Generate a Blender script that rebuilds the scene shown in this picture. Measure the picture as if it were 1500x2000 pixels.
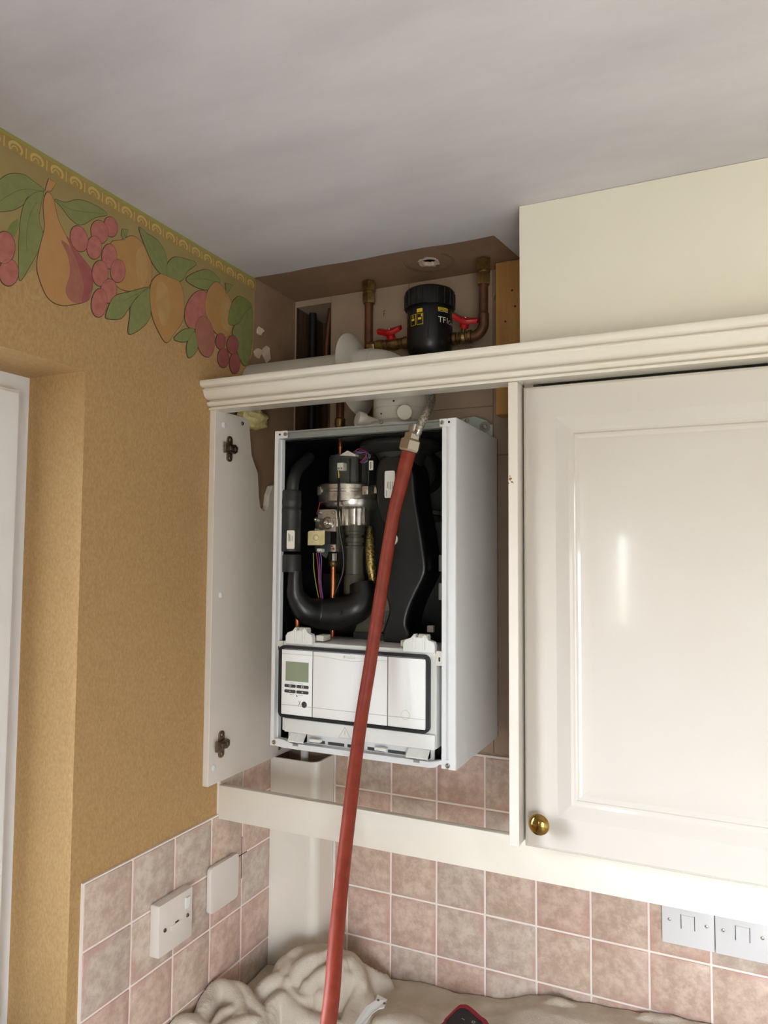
import bpy, bmesh, math, random
from mathutils import Vector, Matrix, noise

random.seed(7)
for o in list(bpy.data.objects):
    bpy.data.objects.remove(o)
scene = bpy.context.scene
COL = scene.collection

# ------------------------------------------------------------------ camera
YAW, PITCH, ROLL, FPX = 0.4345, 0.05788, 0.00677, 1423.1
CAM = Vector((1.09, -1.74, 1.93))
_f = Vector((-math.sin(YAW) * math.cos(PITCH), math.cos(YAW) * math.cos(PITCH), math.sin(PITCH)))
_r0 = Vector((math.cos(YAW), math.sin(YAW), 0))
_u0 = _r0.cross(_f)
_r = _r0 * math.cos(ROLL) + _u0 * math.sin(ROLL)
_u = _u0 * math.cos(ROLL) - _r0 * math.sin(ROLL)
cd = bpy.data.cameras.new('camera')
cam = bpy.data.objects.new('camera', cd)
COL.objects.link(cam)
cam.matrix_world = Matrix(((_r.x, _u.x, -_f.x, CAM.x), (_r.y, _u.y, -_f.y, CAM.y), (_r.z, _u.z, -_f.z, CAM.z), (0, 0, 0, 1)))
cd.sensor_fit = 'VERTICAL'
cd.sensor_height = 36
cd.lens = FPX / 2000 * 36
cd.clip_start = 0.02
scene.camera = cam

# ------------------------------------------------------------------ light
scene.view_settings.view_transform = 'Standard'
scene.view_settings.look = 'None'
scene.view_settings.gamma = 1
scene.view_settings.use_curve_mapping = False
scene.view_settings.exposure = 1.88
CEIL = 2.645
RX, RY = 3.0, -3.8            # room extents
WIN = (-2.0, -0.74, 1.02, 2.275)      # left window  y0,y1,z0,z1
RWIN = (0.32, 0.60, 1.38, 2.20)       # slim rear window x0,x1,z0,z1
FILL_DOOR = (1.50, 2.85, 0.05, 2.05)      # unseen glazed door added behind the camera for frontal fill x0,x1,z0,z1
w = bpy.data.worlds.new('daylight')
scene.world = w
w.use_nodes = True
wn = w.node_tree.nodes
bg = wn['Background']
_tc = wn.new('ShaderNodeTexCoord')
_sx = wn.new('ShaderNodeSeparateXYZ')
_cr = wn.new('ShaderNodeValToRGB')
_mr = wn.new('ShaderNodeMapRange')
w.node_tree.links.new(_tc.outputs['Generated'], _sx.inputs[0])
w.node_tree.links.new(_sx.outputs['Z'], _mr.inputs['Value'])
_mr.inputs['From Min'].default_value = -1
_cr.color_ramp.elements[0].position = 0.47
_cr.color_ramp.elements[0].color = (0.30, 0.285, 0.25, 1)
_cr.color_ramp.elements[1].position = 0.56
_cr.color_ramp.elements[1].color = (0.93, 0.985, 1.15, 1)
w.node_tree.links.new(_mr.outputs[0], _cr.inputs[0])
w.node_tree.links.new(_cr.outputs[0], bg.inputs['Color'])
bg.inputs['Strength'].default_value = 9.0


def portal(name, loc, rot, sx, sy):
    l = bpy.data.lights.new(name, 'AREA')
    l.shape = 'RECTANGLE'
    l.size, l.size_y = sx, sy
    l.cycles.is_portal = True
    o = bpy.data.objects.new(name, l)
    o.location = loc
    o.rotation_euler = rot
    COL.objects.link(o)


H = math.pi / 2
portal('daylight_portal_left', (-0.24, (WIN[0] + WIN[1]) / 2, (WIN[2] + WIN[3]) / 2), (0, -H, 0), WIN[3] - WIN[2], WIN[1] - WIN[0])
portal('daylight_portal_rear', ((RWIN[0] + RWIN[1]) / 2, RY - 0.2, (RWIN[2] + RWIN[3]) / 2), (H, 0, 0), RWIN[1] - RWIN[0], RWIN[3] - RWIN[2])
portal('daylight_portal_fill', ((FILL_DOOR[0] + FILL_DOOR[1]) / 2, RY - 0.2, (FILL_DOOR[2] + FILL_DOOR[3]) / 2), (H, 0, 0), FILL_DOOR[1] - FILL_DOOR[0], FILL_DOOR[3] - FILL_DOOR[2])


# ------------------------------------------------------------------ pixel helpers
def ray(px, py):
    return _r * ((px - 750) / FPX) + _u * ((1000 - py) / FPX) + _f


def P(px, py, ax, val):
    d = ray(px, py)
    return CAM + d * ((val - CAM[ax]) / d[ax])


def V(px, py, y):
    return P(px, py, 1, y)


def sz(px, py, y, l):
    return l / FPX * (V(px, py, y) - CAM).dot(_f)


# ------------------------------------------------------------------ materials
def lin(c):
    out = []
    for v in c:
        v = v / 255
        out.append(v / 12.92 if v <= 0.04045 else ((v + 0.055) / 1.055) ** 2.4)
    return (*out, 1)


MATS = {}


def mat(name, rgb, rough=0.5, metal=0.0, rgb2=None, scale=8.0, contrast=0.5, stretch=(1, 1, 1), bump=0.0, bscale=60.0,
        coat=0.0, spec=0.5, detail=5.0, bstretch=None, alpha=None):
    if name in MATS:
        return MATS[name]
    m = bpy.data.materials.new(name)
    m.use_nodes = True
    nt = m.node_tree
    b = nt.nodes['Principled BSDF']
    b.inputs['Base Color'].default_value = lin(rgb)
    b.inputs['Roughness'].default_value = rough
    b.inputs['Metallic'].default_value = metal
    b.inputs['Specular IOR Level'].default_value = spec
    if coat:
        b.inputs['Coat Weight'].default_value = coat
        b.inputs['Coat Roughness'].default_value = 0.06
    tc = nt.nodes.new('ShaderNodeTexCoord')
    if rgb2 is not None:
        mp = nt.nodes.new('ShaderNodeMapping')
        mp.inputs['Scale'].default_value = stretch
        nz = nt.nodes.new('ShaderNodeTexNoise')
        nz.inputs['Scale'].default_value = scale
        nz.inputs['Detail'].default_value = detail
        nz.inputs['Roughness'].default_value = 0.62
        cr = nt.nodes.new('ShaderNodeValToRGB')
        cr.color_ramp.elements[0].position = 0.5 - contrast / 2 * 0.6
        cr.color_ramp.elements[1].position = 0.5 + contrast / 2 * 0.6
        cr.color_ramp.elements[0].color = lin(rgb)
        cr.color_ramp.elements[1].color = lin(rgb2)
        nt.links.new(tc.outputs['Object'], mp.inputs[0])
        nt.links.new(mp.outputs[0], nz.inputs['Vector'])
        nt.links.new(nz.outputs['Fac'], cr.inputs[0])
        nt.links.new(cr.outputs[0], b.inputs['Base Color'])
    if bump:
        mp2 = nt.nodes.new('ShaderNodeMapping')
        mp2.inputs['Scale'].default_value = bstretch or (1, 1, 1)
        n2 = nt.nodes.new('ShaderNodeTexNoise')
        n2.inputs['Scale'].default_value = bscale
        n2.inputs['Detail'].default_value = 3
        bp = nt.nodes.new('ShaderNodeBump')
        bp.inputs['Strength'].default_value = min(1.0, bump)
        bp.inputs['Distance'].default_value = 0.002
        nt.links.new(tc.outputs['Object'], mp2.inputs[0])
        nt.links.new(mp2.outputs[0], n2.inputs['Vector'])
        nt.links.new(n2.outputs['Fac'], bp.inputs['Height'])
        nt.links.new(bp.outputs[0], b.inputs['Normal'])
    MATS[name] = m
    return m


def tile_material():
    m = bpy.data.materials.new('mottled_tile')
    m.use_nodes = True
    nt = m.node_tree
    L = nt.links.new
    N = nt.nodes.new
    b = nt.nodes['Principled BSDF']
    tc = N('ShaderNodeTexCoord')
    oi = N('ShaderNodeObjectInfo')
    add = N('ShaderNodeVectorMath')
    add.operation = 'ADD'
    sc = N('ShaderNodeVectorMath')
    sc.operation = 'SCALE'
    sc.inputs[3].default_value = 37.0
    comb = N('ShaderNodeCombineXYZ')
    for i in range(3):
        L(oi.outputs['Random'], comb.inputs[i])
    L(comb.outputs[0], sc.inputs[0])
    L(tc.outputs['Object'], add.inputs[0])
    L(sc.outputs[0], add.inputs[1])
    nz = N('ShaderNodeTexNoise')
    nz.inputs['Scale'].default_value = 40
    nz.inputs['Detail'].default_value = 8
    nz.inputs['Roughness'].default_value = 0.7
    L(add.outputs[0], nz.inputs['Vector'])
    r1 = N('ShaderNodeValToRGB')
    e = r1.color_ramp.elements
    e[0].position, e[0].color = 0.40, lin((196, 178, 166))
    e[1].position, e[1].color = 0.60, lin((224, 211, 200))
    L(nz.outputs['Fac'], r1.inputs[0])
    # tint per tile: grey-beige to dusty pink
    r2 = N('ShaderNodeValToRGB')
    e = r2.color_ramp.elements
    e[0].color = lin((238, 236, 230))
    e[1].color = lin((248, 227, 219))
    e2 = e.new(0.5)
    e2.color = lin((246, 234, 222))
    L(oi.outputs['Random'], r2.inputs[0])
    mul = N('ShaderNodeMix')
    mul.data_type = 'RGBA'
    mul.blend_type = 'MULTIPLY'
    mul.inputs[0].default_value = 1
    L(r1.outputs[0], mul.inputs[6])
    L(r2.outputs[0], mul.inputs[7])
    # pinker rim painted into the glaze
    sep = N('ShaderNodeSeparateXYZ')
    L(tc.outputs['Object'], sep.inputs[0])
    ab = []
    for k in (0, 2):
        a = N('ShaderNodeMath')
        a.operation = 'ABSOLUTE'
        L(sep.outputs[k], a.inputs[0])
        ab.append(a)
    mx = N('ShaderNodeMath')
    mx.operation = 'MAXIMUM'
    L(ab[0].outputs[0], mx.inputs[0])
    L(ab[1].outputs[0], mx.inputs[1])
    n3 = N('ShaderNodeTexNoise')
    n3.inputs['Scale'].default_value = 14
    L(add.outputs[0], n3.inputs['Vector'])
    ms = N('ShaderNodeMath')
    ms.operation = 'MULTIPLY_ADD'
    ms.inputs[1].default_value = 0.05
    L(n3.outputs['Fac'], ms.inputs[0])
    L(mx.outputs[0], ms.inputs[2])
    mr = N('ShaderNodeMapRange')
    mr.inputs['From Min'].default_value = 0.074
    mr.inputs['From Max'].default_value = 0.094
    mr.inputs['To Max'].default_value = 0.8
    L(ms.outputs[0], mr.inputs['Value'])
    mix = N('ShaderNodeMix')
    mix.data_type = 'RGBA'
    L(mr.outputs[0], mix.inputs[0])
    L(mul.outputs[2], mix.inputs[6])
    mix.inputs[7].default_value = lin((196, 150, 138))
    L(mix.outputs[2], b.inputs['Base Color'])
    b.inputs['Roughness'].default_value = 0.28
    bp = N('ShaderNodeBump')
    bp.inputs['Strength'].default_value = 0.25
    bp.inputs['Distance'].default_value = 0.002
    L(nz.outputs['Fac'], bp.inputs['Height'])
    L(bp.outputs[0], b.inputs['Normal'])
    return m


def glass_material():
    m = bpy.data.materials.new('window_glass')
    m.use_nodes = True
    nt = m.node_tree
    nt.nodes.remove(nt.nodes['Principled BSDF'])
    out = nt.nodes['Material Output']
    t = nt.nodes.new('ShaderNodeBsdfTransparent')
    t.inputs[0].default_value = (0.95, 0.97, 0.96, 1)
    g = nt.nodes.new('ShaderNodeBsdfGlossy')
    g.inputs['Roughness'].default_value = 0.01
    fr = nt.nodes.new('ShaderNodeFresnel')
    fr.inputs['IOR'].default_value = 1.45
    mx = nt.nodes.new('ShaderNodeMixShader')
    nt.links.new(fr.outputs[0], mx.inputs[0])
    nt.links.new(t.outputs[0], mx.inputs[1])
    nt.links.new(g.outputs[0], mx.inputs[2])
    nt.links.new(mx.outputs[0], out.inputs['Surface'])
    return m


M_TILE = tile_material()
M_GLASS = glass_material()
M_PAPER = mat('oatmeal_wallpaper', (164, 127, 78), 0.7, rgb2=(195, 160, 110), scale=260, contrast=0.9, stretch=(1, 1, 0.5), bump=0.2, bscale=220)
M_PLASTER = mat('bare_plaster', (132, 104, 82), 0.9, rgb2=(160, 130, 104), scale=7, contrast=0.7, bump=0.3, bscale=40)
M_BOARD = mat('old_wall_board', (158, 136, 118), 0.85, rgb2=(174, 152, 132), scale=5, contrast=0.8, bump=0.1, bscale=30)
M_CEIL = mat('patchy_ceiling_paint', (198, 192, 194), 0.75, rgb2=(224, 219, 220), scale=2.6, contrast=0.8, stretch=(0.6, 1.8, 1), bump=0.06, bscale=9, detail=6)
M_FLOOR = mat('floor_tiles', (150, 146, 142), 0.5, rgb2=(166, 162, 158), scale=3)
M_WHITE_WALL = mat('pale_wall_paint', (226, 224, 220), 0.8, rgb2=(232, 229, 226), scale=3)
M_UPVC = mat('white_upvc', (236, 236, 236), 0.25)
M_CREAM = mat('cream_panel_paint', (233, 227, 208), 0.35, rgb2=(236, 230, 212), scale=3, bump=0.02, bscale=20)
M_CORN = mat('cream_gloss_cornice', (232, 224, 209), 0.14, rgb2=(236, 229, 215), scale=6, coat=0.6)
M_DOOR = mat('ivory_gloss_door', (210, 202, 192), 0.12, rgb2=(213, 206, 196), scale=2, coat=0.5, bump=0.35, bscale=5.5)
M_CARC = mat('white_melamine', (222, 212, 200), 0.4, rgb2=(228, 219, 208), scale=5)
M_STEEL = mat('white_boiler_steel', (222, 222, 222), 0.35)
M_GREYST = mat('grey_galvanised', (150, 152, 148), 0.4, 0.4)
M_DARK = mat('dark_inner_steel', (66, 66, 63), 0.6)
M_BLK = mat('black_plastic', (15, 15, 16), 0.33, rgb2=(21, 21, 22), scale=30)
M_BLK2 = mat('charcoal_plastic', (32, 32, 32), 0.45, rgb2=(40, 40, 39), scale=30)
M_RUB = mat('black_rubber', (16, 16, 17), 0.55)
M_ALU = mat('cast_aluminium', (218, 212, 202), 0.26, 0.9, rgb2=(178, 172, 162), scale=40, bump=0.15, bscale=150)
M_ZINC = mat('yellow_zinc_plate', (244, 230, 180), 0.32, 0.45, rgb2=(228, 212, 160), scale=60)
M_COP = mat('copper', (196, 118, 76), 0.3, 0.9, rgb2=(160, 90, 58), scale=25)
M_COPD = mat('dull_copper', (128, 84, 60), 0.5, 0.6, rgb2=(96, 64, 48), scale=20)
M_BRASS = mat('aged_brass', (150, 124, 78), 0.38, 0.85, rgb2=(112, 90, 56), scale=40)
M_GOLD = mat('polished_brass', (168, 136, 72), 0.12, 1.0)
M_CHROME = mat('bright_steel', (200, 198, 194), 0.22, 1.0)
M_NICK = mat('tarnished_nickel', (140, 126, 108), 0.32, 0.9, rgb2=(110, 98, 82), scale=50)
M_BRAID = mat('braided_steel', (196, 188, 176), 0.32, 0.85, rgb2=(128, 122, 114), scale=260, contrast=0.3)
M_HOSE = mat('terracotta_rubber', (138, 52, 32), 0.5, rgb2=(120, 42, 26), scale=40, contrast=0.6, spec=0.3)
M_WPL = mat('white_plastic', (230, 230, 226), 0.3)
M_WPL2 = mat('aged_white_plastic', (214, 210, 198), 0.4)
M_SOCK = mat('switch_plate_plastic', (228, 218, 208), 0.3)
M_SOCK2 = mat('grey_white_plate_plastic', (220, 218, 217), 0.3)
M_PANEL = mat('control_panel_white', (248, 248, 246), 0.3)
M_LINE = mat('panel_line_grey', (150, 150, 148), 0.5)
M_LCD = mat('lcd_screen', (146, 156, 130), 0.12)
M_INK = mat('black_ink', (30, 30, 30), 0.6)
M_PENCIL = mat('pencil_mark', (96, 80, 66), 0.8)
M_LABEL = mat('paper_label', (232, 228, 216), 0.5)
M_YEL = mat('yellow_print', (226, 190, 40), 0.5)
M_WPRINT = mat('white_print', (226, 222, 214), 0.5)
M_REDP = mat('red_print', (206, 70, 50), 0.5)
M_RED = mat('red_valve_handle', (176, 14, 22), 0.35)
M_WOOD = mat('pine_batten', (170, 118, 64), 0.7, rgb2=(206, 156, 92), scale=14, contrast=0.8, stretch=(3, 3, 0.25), bump=0.1)
M_WOOD_SHADE = mat('dark_board_and_shade', (52, 36, 26), 0.8, rgb2=(92, 66, 46), scale=20, stretch=(3, 3, 0.3))  # dark plank colour, also used as painted shade in chase and boxing
M_FOAM = mat('yellow_expanding_foam', (206, 186, 120), 0.9, rgb2=(226, 210, 156), scale=60, bump=0.8, bscale=90)
M_TORN = mat('torn_white_plaster', (226, 206, 186), 0.95, rgb2=(214, 190, 166), scale=50)
M_GROUT = mat('pale_grout', (240, 230, 220), 0.8)
M_CLOTH = mat('cotton_dust_sheet', (200, 187, 168), 0.95, rgb2=(216, 205, 188), scale=18, bump=0.7, bscale=420, spec=0.1)
M_WORK = mat('worktop_laminate', (150, 140, 126), 0.4)
M_POUCHR = mat('crimson_binding', (150, 22, 44), 0.7, bump=0.3, bscale=300)
M_POUCHB = mat('black_nylon', (24, 25, 30), 0.6, bump=0.4, bscale=300)
M_GOLDF = mat('gold_braid', (222, 196, 124), 0.32, 0.8, rgb2=(110, 92, 54), scale=220, contrast=0.3)


# ------------------------------------------------------------------ mesh helpers
def box(bm, x0, x1, y0, y1, z0, z1, bev=0.0, seg=2):
    vs = [bm.verts.new((x, y, z)) for z in (z0, z1) for y in (y0, y1) for x in (x0, x1)]
    fs = [(0, 2, 3, 1), (4, 5, 7, 6), (0, 1, 5, 4), (2, 6, 7, 3), (0, 4, 6, 2), (1, 3, 7, 5)]
    faces = [bm.faces.new([vs[i] for i in f]) for f in fs]
    if bev:
        es = list({e for f in faces for e in f.edges})
        bmesh.ops.bevel(bm, geom=es, offset=bev, segments=seg, affect='EDGES', profile=0.5)
    return vs


def prism(bm, pts, ax, d0, d1, bev=0.0, seg=2):
    """pts: 2-D outline in the two other axes (in axis order); extruded along ax from d0 to d1"""
    def mk(p, d):
        if ax == 0:
            return (d, p[0], p[1])
        if ax == 1:
            return (p[0], d, p[1])
        return (p[0], p[1], d)
    a = [bm.verts.new(mk(p, d0)) for p in pts]
    b = [bm.verts.new(mk(p, d1)) for p in pts]
    n = len(pts)
    f0 = bm.faces.new(a)
    f1 = bm.faces.new(list(reversed(b)))
    fs = [f0, f1]
    for i in range(n):
        fs.append(bm.faces.new((a[i], b[i], b[(i + 1) % n], a[(i + 1) % n])))
    bmesh.ops.recalc_face_normals(bm, faces=fs)
    if bev:
        es = list(set(f0.edges) | set(f1.edges))
        bmesh.ops.bevel(bm, geom=es, offset=bev, segments=seg, affect='EDGES', profile=0.5)


def smooth_path(pts, k=6, closed=False):
    pts = [Vector(p) for p in pts]
    n = len(pts)
    out = []
    rng = n if closed else n - 1
    for i in range(rng):
        if closed:
            p0, p1, p2, p3 = pts[(i - 1) % n], pts[i], pts[(i + 1) % n], pts[(i + 2) % n]
        else:
            p0, p1, p2, p3 = pts[max(i - 1, 0)], pts[i], pts[i + 1], pts[min(i + 2, n - 1)]
        for j in range(k):
            t = j / k
            out.append(0.5 * ((2 * p1) + (p2 - p0) * t + (2 * p0 - 5 * p1 + 4 * p2 - p3) * t * t + (3 * p1 - p0 - 3 * p2 + p3) * t ** 3))
    if not closed:
        out.append(pts[-1])
    return out


def tube(bm, pts, r, n=16, smooth=6, caps=True):
    """round tube along pts; r a number or list per control point"""
    rs = r if isinstance(r, (list, tuple)) else [r] * len(pts)
    if smooth and len(pts) > 2:
        pr = smooth_path([(*p, q) for p, q in zip([tuple(x) for x in pts], rs)], smooth) if False else None
        path = smooth_path(pts, smooth)
        rad = []
        for i in range(len(rs) - 1):
            rad += [rs[i] + (rs[i + 1] - rs[i]) * j / smooth for j in range(smooth)]
        rad.append(rs[-1])
    else:
        path, rad = [Vector(p) for p in pts], rs
    rings = []
    up = None
    for i, p in enumerate(path):
        d = (path[min(i + 1, len(path) - 1)] - path[max(i - 1, 0)]).normalized()
        if up is None:
            up = d.orthogonal().normalized()
        else:
            up = (up - d * up.dot(d))
            up = up.normalized() if up.length > 1e-6 else d.orthogonal().normalized()
        s = d.cross(up)
        rings.append([bm.verts.new(p + (up * math.cos(2 * math.pi * k / n) + s * math.sin(2 * math.pi * k / n)) * rad[i]) for k in range(n)])
    for a, b in zip(rings, rings[1:]):
        for k in range(n):
            bm.faces.new((a[k], a[(k + 1) % n], b[(k + 1) % n], b[k]))
    if caps:
        bm.faces.new(list(reversed(rings[0])))
        bm.faces.new(rings[-1])


def lathe(bm, origin, axis, prof, n=32, cap=True):
    """prof: (radius, distance along axis)"""
    axis = Vector(axis).normalized()
    o = Vector(origin)
    a = axis.orthogonal().normalized()
    b = axis.cross(a)
    rings = []
    for r, h in prof:
        rings.append([bm.verts.new(o + axis * h + (a * math.cos(2 * math.pi * k / n) + b * math.sin(2 * math.pi * k / n)) * max(r, 1e-5)) for k in range(n)])
    for p, q in zip(rings, rings[1:]):
        for k in range(n):
            bm.faces.new((p[k], p[(k + 1) % n], q[(k + 1) % n], q[k]))
    if cap:
        bm.faces.new(list(reversed(rings[0])))
        bm.faces.new(rings[-1])


def rrect(x0, x1, z0, z1, r, k=5):
    out = []
    for cx, cz, a0 in ((x1 - r, z1 - r, 0), (x0 + r, z1 - r, 90), (x0 + r, z0 + r, 180), (x1 - r, z0 + r, 270)):
        for j in range(k + 1):
            a = math.radians(a0 + 90 * j / k)
            out.append((cx + r * math.cos(a), cz + r * math.sin(a)))
    return out


def ringprism(bm, outer, inner, ax, d0, d1):
    """frame between two outlines of equal length"""
    def mk(p, d):
        return (d, p[0], p[1]) if ax == 0 else ((p[0], d, p[1]) if ax == 1 else (p[0], p[1], d))
    n = len(outer)
    L = [[bm.verts.new(mk(p, d)) for p in o] for o in (outer, inner) for d in (d0, d1)]
    o0, o1, i0, i1 = L
    fs = []
    for k in range(n):
        j = (k + 1) % n
        fs += [bm.faces.new((o0[k], o0[j], i0[j], i0[k])), bm.faces.new((o1[j], o1[k], i1[k], i1[j])),
               bm.faces.new((o0[j], o0[k], o1[k], o1[j])), bm.faces.new((i0[k], i0[j], i1[j], i1[k]))]
    bmesh.ops.recalc_face_normals(bm, faces=fs)


def obj(name, bm, m, parent=None, label=None, cat=None, group=None, kind=None, smooth=38):
    me = bpy.data.meshes.new(name)
    bmesh.ops.recalc_face_normals(bm, faces=bm.faces[:])
    bm.to_mesh(me)
    bm.free()
    me.materials.append(m)
    if smooth:
        me.polygons.foreach_set('use_smooth', [True] * len(me.polygons))
        me.set_sharp_from_angle(angle=math.radians(smooth))
    o = bpy.data.objects.new(name, me)
    COL.objects.link(o)
    adopt(o, parent)
    props(o, label, cat, group, kind)
    return o


def world_loc(o):
    v = Vector((0, 0, 0))
    while o is not None:
        v = v + o.location
        if o.parent is not None:
            v = v + o.matrix_parent_inverse.translation
        o = o.parent
    return v


def adopt(o, parent):
    if parent is not None:
        o.parent = parent
        o.matrix_parent_inverse = Matrix.Translation(-world_loc(parent))


def props(o, label=None, cat=None, group=None, kind=None):
    if label:
        o['label'] = label
    if cat:
        o['category'] = cat
    if group:
        o['group'] = group
    if kind:
        o['kind'] = kind


def thing(name, label, cat, loc, group=None):
    o = bpy.data.objects.new(name, None)
    o.empty_display_size = 0.05
    o.location = loc
    COL.objects.link(o)
    props(o, label, cat, group)
    return o


def one(fn, *a, **k):
    bm = bmesh.new()
    fn(bm, *a, **k)
    return bm


def text_mesh(s, size, extrude=0.0):
    c = bpy.data.curves.new('lettering_curve', 'FONT')
    c.body = s
    c.size = size
    c.extrude = extrude
    c.resolution_u = 3
    o = bpy.data.objects.new('lettering_tmp', c)
    COL.objects.link(o)
    dg = bpy.context.evaluated_depsgraph_get()
    dg.update()
    me = bpy.data.meshes.new_from_object(o.evaluated_get(dg))
    bpy.data.objects.remove(o)
    bpy.data.curves.remove(c)
    return me


def lettering(s, size, fn, m, parent, name='lettering'):
    me = text_mesh(s, size)
    for v in me.vertices:
        v.co = fn(v.co.x, v.co.y)
    me.materials.clear()
    me.materials.append(m)
    me.name = name
    o = bpy.data.objects.new(name, me)
    COL.objects.link(o)
    adopt(o, parent)
    return o


def screw(parent, loc, axis, r=0.0045, m=None, name='screw'):
    bm = bmesh.new()
    a = Vector(axis).normalized()
    lathe(bm, loc, a, [(r, -0.002), (r, 0.0008), (r * 0.8, 0.0022), (r * 0.42, 0.0026), (r * 0.4, 0.0012), (0, 0.0012)], 14)
    return obj(name, bm, m or M_CHROME, parent)


# =================================================================== SETTING
T = 0.1235
# ---- floor
obj('floor', one(box, -0.3, RX + 0.2, RY - 0.2, 0.3, -0.1, 0), M_FLOOR, label='plain stone coloured kitchen floor', kind='structure')

# ---- back wall with a chase slot in the corner
bm = bmesh.new()
SL0, SL1, SLZ0, SLZ1 = 0.004, 0.1165, 1.55, 2.628
box(bm, -0.25, SL0, 0, 0.2, 0, CEIL)
box(bm, SL1, RX + 0.2, 0, 0.2, 0, CEIL)
box(bm, SL0, SL1, 0, 0.2, 0, SLZ0)
box(bm, SL0, SL1, 0, 0.2, SLZ1, CEIL)
box(bm, SL0, SL1, 0.15, 0.2, SLZ0, SLZ1)
wall_back = obj('wall_back', bm, M_BOARD, label='bare brown plastered back wall, tiled at its foot', kind='structure', smooth=0)
# dark sheets added in the chase to stand in for its shade
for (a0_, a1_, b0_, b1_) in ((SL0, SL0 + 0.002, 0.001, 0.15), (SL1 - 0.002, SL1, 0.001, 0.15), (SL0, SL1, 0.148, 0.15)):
    obj('chase_shade_sheet', one(box, a0_, a1_, b0_, b1_, SLZ0 + 0.001, SLZ1 - 0.001), M_WOOD_SHADE, wall_back, smooth=0)
# plank liner inside the chase
for a, b_ in ((0.040, 0.076), (0.0785, 0.112)):
    obj('plank', one(box, a, b_, 0.120, 0.1475, SLZ0 + 0.01, SLZ1 - 0.03, 0.002), M_WOOD_SHADE, wall_back)
# board joint battens (thin raised board sheets so the joints show)
zj = V(975, 889, 0).z
for (x0, x1, z0, z1) in ((SL1 + 0.002, 0.352, 1.45, CEIL - 0.001), (0.3535, 0.58, 2.30, CEIL - 0.001), (0.3535, 0.58, 1.452, 2.2985),
                         (0.5815, 0.72, zj + 0.001, CEIL - 0.001), (0.5815, 0.72, 1.452, zj - 0.001)):
    obj('wall_board', one(box, x0, x1, -0.004, 0, z0, z1, 0.0008, 1), M_BOARD, wall_back)
for s, (px, py), h in (('F', (748, 618), 0.016), ('R', (964, 588), 0.014)):
    p0 = V(px, py, -0.0044)
    lettering(s, h * 1.4, lambda u, v, p0=p0: Vector((p0.x + u * 0.8, -0.0046, p0.z + v)), M_PENCIL, wall_back, 'pencil_letter')
# grout bed + tiles
obj('grout', one(box, 0.1455, 1.75, -0.0068, 0, 0.86, 1.446), M_GROUT, wall_back, smooth=0)


def tile_mesh(w_, h_):
    key = (round(w_, 4), round(h_, 4))
    if key not in TM:
        bm = bmesh.new()
        box(bm, -w_ / 2, w_ / 2, -0.004, 0.004, -h_ / 2, h_ / 2, 0.0016, 2)
        me = bpy.data.meshes.new('tile')
        bm.to_mesh(me)
        bm.free()
        me.materials.append(M_TILE)
        me.polygons.foreach_set('use_smooth', [True] * len(me.polygons))
        me.set_sharp_from_angle(angle=math.radians(50))
        TM[key] = me
    return TM[key]


TM = {}
G = 0.0042


def add_tile(parent, axis, u0, u1, z0, z1):
    o = bpy.data.objects.new('tile', tile_mesh(u1 - u0 - G, z1 - z0 - G))
    c, zc = (u0 + u1) / 2, (z0 + z1) / 2
    j = random.uniform(-0.0004, 0.0004)
    if axis == 1:
        o.location = (c, -0.0042 + j, zc)
    else:
        o.location = (0.0042 + j, c, zc)
        o.rotation_euler = (0, 0, H)
    o.parent = parent
    COL.objects.link(o)


ZL = [0.8235, 0.947, 1.0705, 1.194, 1.3185, 1.443]
for i in range(12):
    x0 = 0.1885 + T * i
    for k in range(5):
        add_tile(wall_back, 1, x0, x0 + T, ZL[k], ZL[k + 1])
for k in range(5):
    add_tile(wall_back, 1, 0.149, 0.1885, ZL[k], ZL[k + 1])

# ---- left wall with window opening
bm = bmesh.new()
y0, y1, z0, z1 = WIN
box(bm, -0.25, 0, y1, 0.0, 0, CEIL)
box(bm, -0.25, 0, RY - 0.2, y0, 0, CEIL)
box(bm, -0.25, 0, y0, y1, 0, z0)
box(bm, -0.25, 0, y0, y1, z1, CEIL)
wall_left = obj('wall_left', bm, M_PLASTER, label='left wall in oatmeal wallpaper with a painted fruit border', kind='structure', smooth=0)
WP = 0.0014
bm = bmesh.new()
# sheets round the window
box(bm, 0, WP, RY, y0, 0, CEIL)
box(bm, 0, WP, y0, y1, 0, z0)
box(bm, 0, WP, y0, y1, z1, CEIL)
# sheet right of the window with its torn right-hand edge
edge = [(-0.201, CEIL), (-0.2005, 2.56), (-0.203, 2.47), (-0.207, 2.44), (-0.222, 2.415), (-0.235, 2.385), (-0.26, 2.36), (-0.3, 2.34), (-0.345, 2.27), (-0.3165, 1.45), (-0.3165, 1.3175), (-0.7150, 1.3175), (-0.7150, 0.86), (y1, 0.86), (y1, CEIL)]
prism(bm, edge, 0, 0, WP)
box(bm, 0, WP, y1, -0.70, 0, 0.86)
obj('wallpaper', bm, M_PAPER, wall_left, smooth=0)
bm = bmesh.new()
box(bm, -0.15, WP, y1 - WP, y1, z0, z1)
box(bm, -0.15, WP, y0, y0 + WP, z0, z1)
box(bm, -0.15, WP, y0, y1, z1 - WP, z1)
obj('reveal_paper', bm, M_PAPER, wall_left, smooth=0)
obj('window_sill', one(box, -0.15, 0.03, y0 - 0.03, y1 + 0.0, z0 - 0.025, z0, 0.006), M_UPVC, wall_left)
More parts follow.
